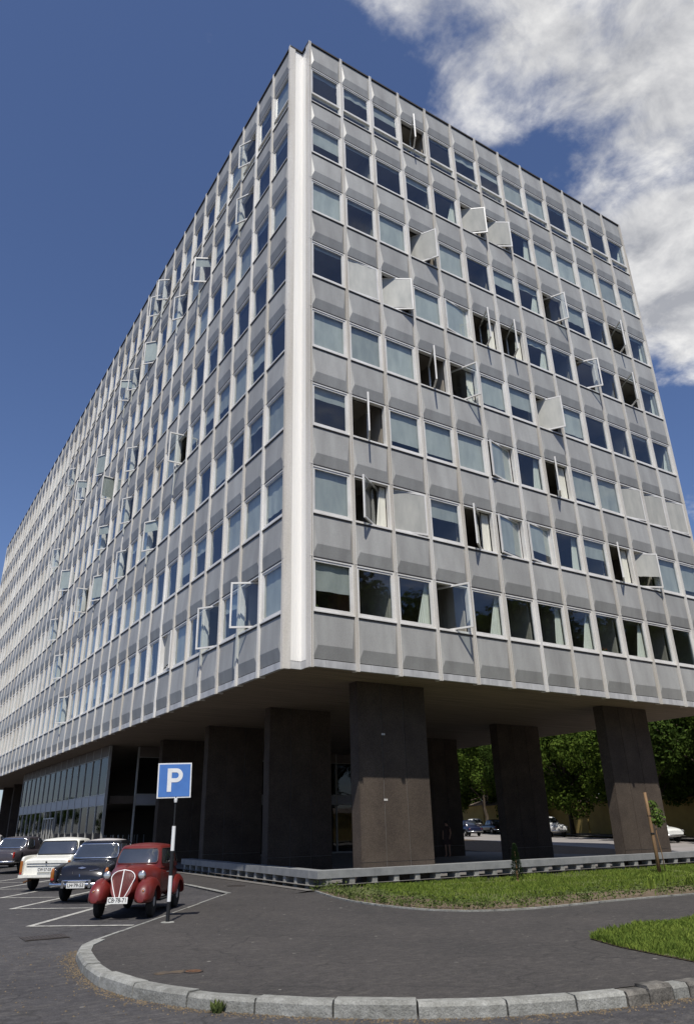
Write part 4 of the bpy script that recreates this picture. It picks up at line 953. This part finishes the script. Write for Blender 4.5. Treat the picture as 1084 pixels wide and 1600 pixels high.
# --- off white boxy saloon, tail to the viewer
M['cream'] = paint('cream_enamel', (.74, .73, .66), .35, .10)
wt = saloon('parked_car', 'off white boxy saloon with upright amber tail lamps, tail to the viewer', LOT, M['cream'],
    [(-1.70, .66, .38, .80, 6, 0), (-1.66, .71, .34, .86, 6, -.04), (-1.2, .735, .30, .92, 6, 0), (-.6, .75, .28, .95, 6, 0), (.4, .75, .28, .94, 6, 0), (1.0, .74, .28, .92, 5.5, 0), (1.5, .72, .30, .86, 5, 0), (1.72, .68, .36, .78, 4.5, 0)],
    House(-1.12, .62, .69, .91, -.82, .22, .585, 1.38, n=5.5, crown=.06, bulge=.02), [(-1.0, .64), (-1.0, -.64), (1.02, .64), (1.02, -.64)], .29, hh=(.10, .86), taper=.03, rear=(139, 221))
for s in (1, -1):
    f = MB(); loft(f, [(-1.76, .035, .46, .84, 4, 0), (-1.68, .05, .40, .92, 4, 0), (-1.2, .045, .5, .95, 4, 0), (-.5, .02, .7, .94, 4, 0)], 14); o = f.build('tail_fin', M['cream'], wt, True); o.location = (0, s*.70, 0)
    o = MB().box(-.02, .02, -.035, .035, -.15, .15).build('tail_lamp', M['amber'], wt); o.location = (-1.775, s*.70, .66)
    MB().box(-.022, .01, -.03, .03, -.20, -.155).build('reverse_lens', M['redlens'], o)
MB().box(-1.84, -1.70, -.74, .74, .37, .44).build('rear_bumper', M['cream'], wt)
MB().box(-1.722, -1.69, -.58, .58, .668, .674).build('boot_seam', M['black'], wt); MB().box(-1.722, -1.69, -.58, .58, .735, .739).build('boot_trim', M['black'], wt)
MB().box(-1.745, -1.71, -.02, .02, .75, .79).build('boot_handle', M['black'], wt)
plate(wt, 'CW·37-03', -1.745, .02, .57, -1, .44, .12)
MB().tube([(-1.6, .45, .30), (-1.95, .50, .26)], .025, 8).build('exhaust_pipe', M['rust'], wt)
place(wt, (-4.88, 7.75), HB, 2.02); wt.scale = (1.05,)*3
# --- dark grey saloon at the left edge
M['slate'] = paint('slate_enamel', (.055, .048, .055), .3)
dk = saloon('parked_car', 'dark grey saloon with louvred rear flank at the left edge, tail to the viewer', LOT, M['slate'],
    [(-2.05, .60, .40, .72, 4, 0), (-1.98, .72, .34, .82, 4.5, -.05), (-1.5, .78, .30, .89, 4.5, 0), (-.6, .80, .28, .92, 4.5, 0), (.4, .80, .28, .92, 4.5, 0), (1.2, .78, .28, .88, 4, 0), (1.8, .73, .32, .80, 3.6, 0), (2.05, .62, .40, .70, 3, 0)],
    House(-1.15, .80, .70, .89, -.80, .30, .58, 1.33, n=5, crown=.05, bulge=.02), [(-1.2, .68), (-1.2, -.68), (1.2, .68), (1.2, -.68)], .31, trimm=M['chrome'], hh=(.10, .86))
for s in (1, -1):
    o = MB(); loft(o, [(-.03, .02, 0, .22, 3, 0), (.05, .03, -.02, .24, 3, 0)], 12); q = o.build('tail_lamp', M['redlens'], dk, True); q.location = (-2.03, s*.68, .56)
    for j in range(5): MB().box(-1.62, -1.50, s*.775-.012, s*.775+.012, .58+j*.045, .60+j*.045).build('louvre', M['black'], dk)
MB().tube([(-1.8, .80, .44), (-2.1, .72, .44), (-2.14, 0, .44), (-2.1, -.72, .44), (-1.8, -.80, .44)], .05, 8).build('rear_bumper', M['chrome'], dk, True)
HD = Vector((.62, .785)).normalized(); place(dk, (-4.25, 19.9), HD, 2.4); dk.scale = (1.1,)*3
# --- pale car behind it
ST_G = [(-2.0, .58, .40, .70, 3.2, 0), (-1.92, .70, .34, .80, 3.4, 0), (-1.4, .76, .30, .90, 3.6, 0), (-.5, .78, .28, .94, 3.8, 0), (.5, .78, .28, .93, 3.8, 0), (1.2, .76, .28, .89, 3.6, 0), (1.75, .70, .32, .80, 3.2, 0), (1.98, .58, .40, .68, 2.8, 0)]
HO_G = lambda: House(-1.1, .75, .69, .91, -.75, .25, .56, 1.37, n=4.6, crown=.06, bulge=.03)
W_G = [(-1.15, .67), (-1.15, -.67), (1.18, .67), (1.18, -.67)]
pc = saloon('parked_car', 'pale car whose roof shows behind the dark grey saloon at the left edge', LOT, M['palecar'], ST_G, HO_G(), W_G, .31)
place(pc, (-5.2, 24.5), HD, 2.33); pc.scale = (1.15,)*3
# --- cars along the side street
SIDE = 'cars along the side street'
M['whitecar'] = paint('white_enamel', (.74, .75, .73), .3, .08)
M['bluecar'] = paint('blue_enamel', (.010, .014, .040), .28)
def street_car(label, m, t, n, fwd, sc=1.0, roofm=None, tail=True):
    c = saloon('parked_car', label, SIDE, m, ST_G, HO_G(), W_G, .31, roofm=roofm, trimm=M['under'])
    for s in (1, -1):
        q = MB(); loft(q, [(-.03, .02, 0, .15, 3, 0), (.05, .03, -.02, .16, 3, 0)], 12); q = q.build('tail_lamp', M['redlens'], c, True); q.location = (-1.97, s*.6, .56)
        MB().lathe([(.02, -.05), (.09, -.02), (.09, .02), (.02, .03)], (1.95, s*.56, .64), (1, 0, 0), 16).build('headlamp', M['lens'], c, True)
    for x in (-2.06, 2.04): MB().tube([(x*.9, .74, .42), (x, .62, .42), (x*1.02, 0, .42), (x, -.62, .42), (x*.9, -.74, .42)], .045, 8).build('bumper', M['chrome'], c, True)
    p = S(t, n); h = E_*fwd; c.location = (*p, stz(t)); c.rotation_euler = (0, 0, math.atan2(h.y, h.x)); c.scale = (sc,)*3; return c
street_car('white saloon cut by the right edge of the picture on the side street', M['whitecar'], 1.6, -1.2, -1, 1.08)
street_car('white saloon on the side street beside the rear pier', M['whitecar'], 17.6, -.5, -1, 1.02).scale = (1.0, 1.05, 1.18)
street_car('dark saloon with white roof in the shade of the street trees', M['slate'], 36, .2, 1, 1.05, M['whitecar'])
street_car('dark blue saloon parked behind the white roofed one in the shade', M['bluecar'], 41.5, .2, 1, 1.0)
street_car('black saloon parked ahead of the white roofed one in the shade', M['blackcar'], 31.0, .2, 1, 1.0)
street_car('blue car half hidden by the rear pier, nearest on the side street', M['bluecar'], 25, -5.2, 1, 1.0)
# ------------------------------------------------------------------ person in the shade
M['skin'] = mat('skin', (.42, .23, .15), .6); M['dress'] = mat('dark_clothes', (.06, .035, .03), .9); M['hair'] = mat('dark_hair', (.03, .02, .015), .7)
def skin(joints, edges, rad, name, m, root=0, sub=2):
    me = bpy.data.meshes.new(name); me.from_pydata(joints, edges, []); me.update()
    o = bpy.data.objects.new('tmp', me); col.objects.link(o); o.modifiers.new('s', 'SKIN')
    for i, v in enumerate(me.skin_vertices[0].data): v.radius = (rad[i], rad[i]*.8); v.use_root = i == root
    ss = o.modifiers.new('d', 'SUBSURF'); ss.levels = sub; ss.render_levels = sub
    dg = bpy.context.evaluated_depsgraph_get(); r_ = bpy.data.meshes.new_from_object(o.evaluated_get(dg)); bpy.data.objects.remove(o); r_.name = name
    r_.materials.clear(); r_.materials.append(m)
    for p in r_.polygons: p.use_smooth = True
    return r_
pe = tag(empty('person', (15.75, 13.2, .105), R(200)), 'person in dark clothes with bare legs standing in deep shade before a pier', 'person')
J = [(0, 0, .92), (0, 0, 1.12), (0, 0, 1.34), (0, 0, 1.47), (.01, 0, 1.57), (.02, 0, 1.64),
     (0, .17, 1.36), (.02, .23, 1.12), (.1, .2, .9), (.13, .19, .82), (0, -.17, 1.36), (.02, -.23, 1.12), (.1, -.2, .9), (.13, -.19, .82),
     (0, .1, .86), (.02, .1, .48), (-.01, .1, .09), (.11, .11, .035), (0, -.1, .86), (.03, -.11, .48), (0, -.12, .09), (.12, -.13, .035)]
Ed = [(0, 1), (1, 2), (2, 3), (3, 4), (4, 5), (2, 6), (6, 7), (7, 8), (8, 9), (2, 10), (10, 11), (11, 12), (12, 13), (0, 14), (14, 15), (15, 16), (16, 17), (0, 18), (18, 19), (19, 20), (20, 21)]
Rd = [.15, .13, .15, .055, .095, .08, .06, .045, .036, .03, .06, .045, .036, .03, .095, .06, .042, .035, .095, .06, .042, .035]
ob('body', skin(J, Ed, Rd, 'body', M['skin']), pe)
MB().rings([[(math.cos(a)*.8*r_, math.sin(a)*r_, z) for a in [2*math.pi*i/20 for i in range(20)]] for z, r_ in ((.58, .24), (.75, .23), (.95, .205), (1.1, .175), (1.25, .20), (1.36, .215), (1.42, .14), (1.46, .075))], cap=False).build('dress', M['dress'], pe, True)
MB().lathe([(.05, -.1), (.105, -.02), (.11, .04), (.085, .10), (.02, .125)], (-.012, 0, 1.62), n=18).build('hair', M['hair'], pe, True)
# ------------------------------------------------------------------ cafe chairs turned up on tables behind the lobby glass
M['tube'] = mat('pale_chair_tube', (.55, .54, .50), .4)
def lobby_table(x, y, word):
    t = tag(empty('lobby_table', (x, y, .18)), 'pale lobby table %s behind the dark return glass' % word, 'table', 'tables in the lobby')
    MB().box(-.55, .55, -.35, .35, .72, .75).build('tabletop', M['cupboard'], t)
    for a in (-.48, .48):
        for c_ in (-.28, .28): MB().tube([(a, c_, 0), (a, c_, .72)], .018, 8).build('leg', M['tube'], t)
def lobby_chair(x, y, rz, word):
    c = tag(empty('lobby_chair', (x, y, .94+.47), rz), 'pale tubular chair turned upside down on a lobby table, %s' % word, 'chair', 'chairs stacked in the lobby')
    c.rotation_euler = (math.pi, 0, rz)
    MB().box(-.2, .2, -.2, .2, .43, .46).build('seat', M['cupboard'], c)
    for a in (-.18, .18):
        MB().tube([(a, -.18, 0), (a, -.18, .43)], .016, 8).build('leg', M['tube'], c); MB().tube([(a, .18, 0), (a, .18, .43), (a, .22, .80)], .016, 8).build('leg', M['tube'], c)
    MB().box(-.18, .18, .2, .225, .68, .82).build('backrest', M['tube'], c); MB().box(-.18, .18, -.19, -.17, .2, .23).build('stretcher', M['tube'], c)
lobby_table(1.9, 25.2, 'nearest the lobby corner'); lobby_table(3.3, 25.6, 'second from the lobby corner')
for k, (x, y) in enumerate(((1.6, 25.1), (2.2, 25.3), (3.1, 25.5), (3.6, 25.7))): lobby_chair(x, y, .4*k, ('leftmost', 'second from left', 'third from left', 'rightmost')[k])
# ------------------------------------------------------------------ pot plants behind panes, a grass blade or two on the bench side
M['flower'] = mat('red_flower', (.5, .03, .03), .7)
def potplant(i, k, dx, label, flower=False):
    p = tag(empty('pot_plant', (i*MOD+dx, .36, SILL[k]+.05)), label, 'pot plant', 'plants on window sills')
    MB().box(-.2, .2, -.05, .16, -.06, -.0).build('shelf', M['room'], p)
    MB().lathe([(.05, 0), (.07, .11), (.06, .11)], (0, .03, 0), n=14).build('pot', M['rust'], p, True)
    v, f = leafcloud([(0, .03, .24, .12), (.08, .03, .2, .08), (-.07, .04, .28, .09)], 90, .04, i+k); me = bpy.data.meshes.new('leaves'); me.from_pydata(v, [], f); me.materials.append(M['weed']); ob('leaves', me, p)
    if flower:
        v, f = leafcloud([(0, .03, .3, .1)], 30, .03, 3); me = bpy.data.meshes.new('flowers'); me.from_pydata(v, [], f); me.materials.append(M['flower']); ob('flowers', me, p)
potplant(0, 0, .35, 'green pot plant in the lowest window beside the corner')
potplant(7, 1, .8, 'bushy green pot plant in an open curtained window, second floor up')
potplant(8, 0, .9, 'red flowering pot plant in a lowest floor window', True)
potplant(9, 0, .6, 'green pot plant in the lowest floor window right of the red flowers')
# brown cupboard seen through the second pane of the lowest floor
cb = tag(empty('cupboard', (2.35, 1.4, 6.9)), 'brown wooden cupboard behind the second lowest floor window from the corner', 'cupboard')
MB().box(-.5, .45, 0, .6, 0, 2.05).build('carcass', M['cupboard'], cb)
for a in (-.48, -.01): MB().box(a, a+.45, -.02, 0, .06, 2.0).build('door', M['cupboard'], cb)
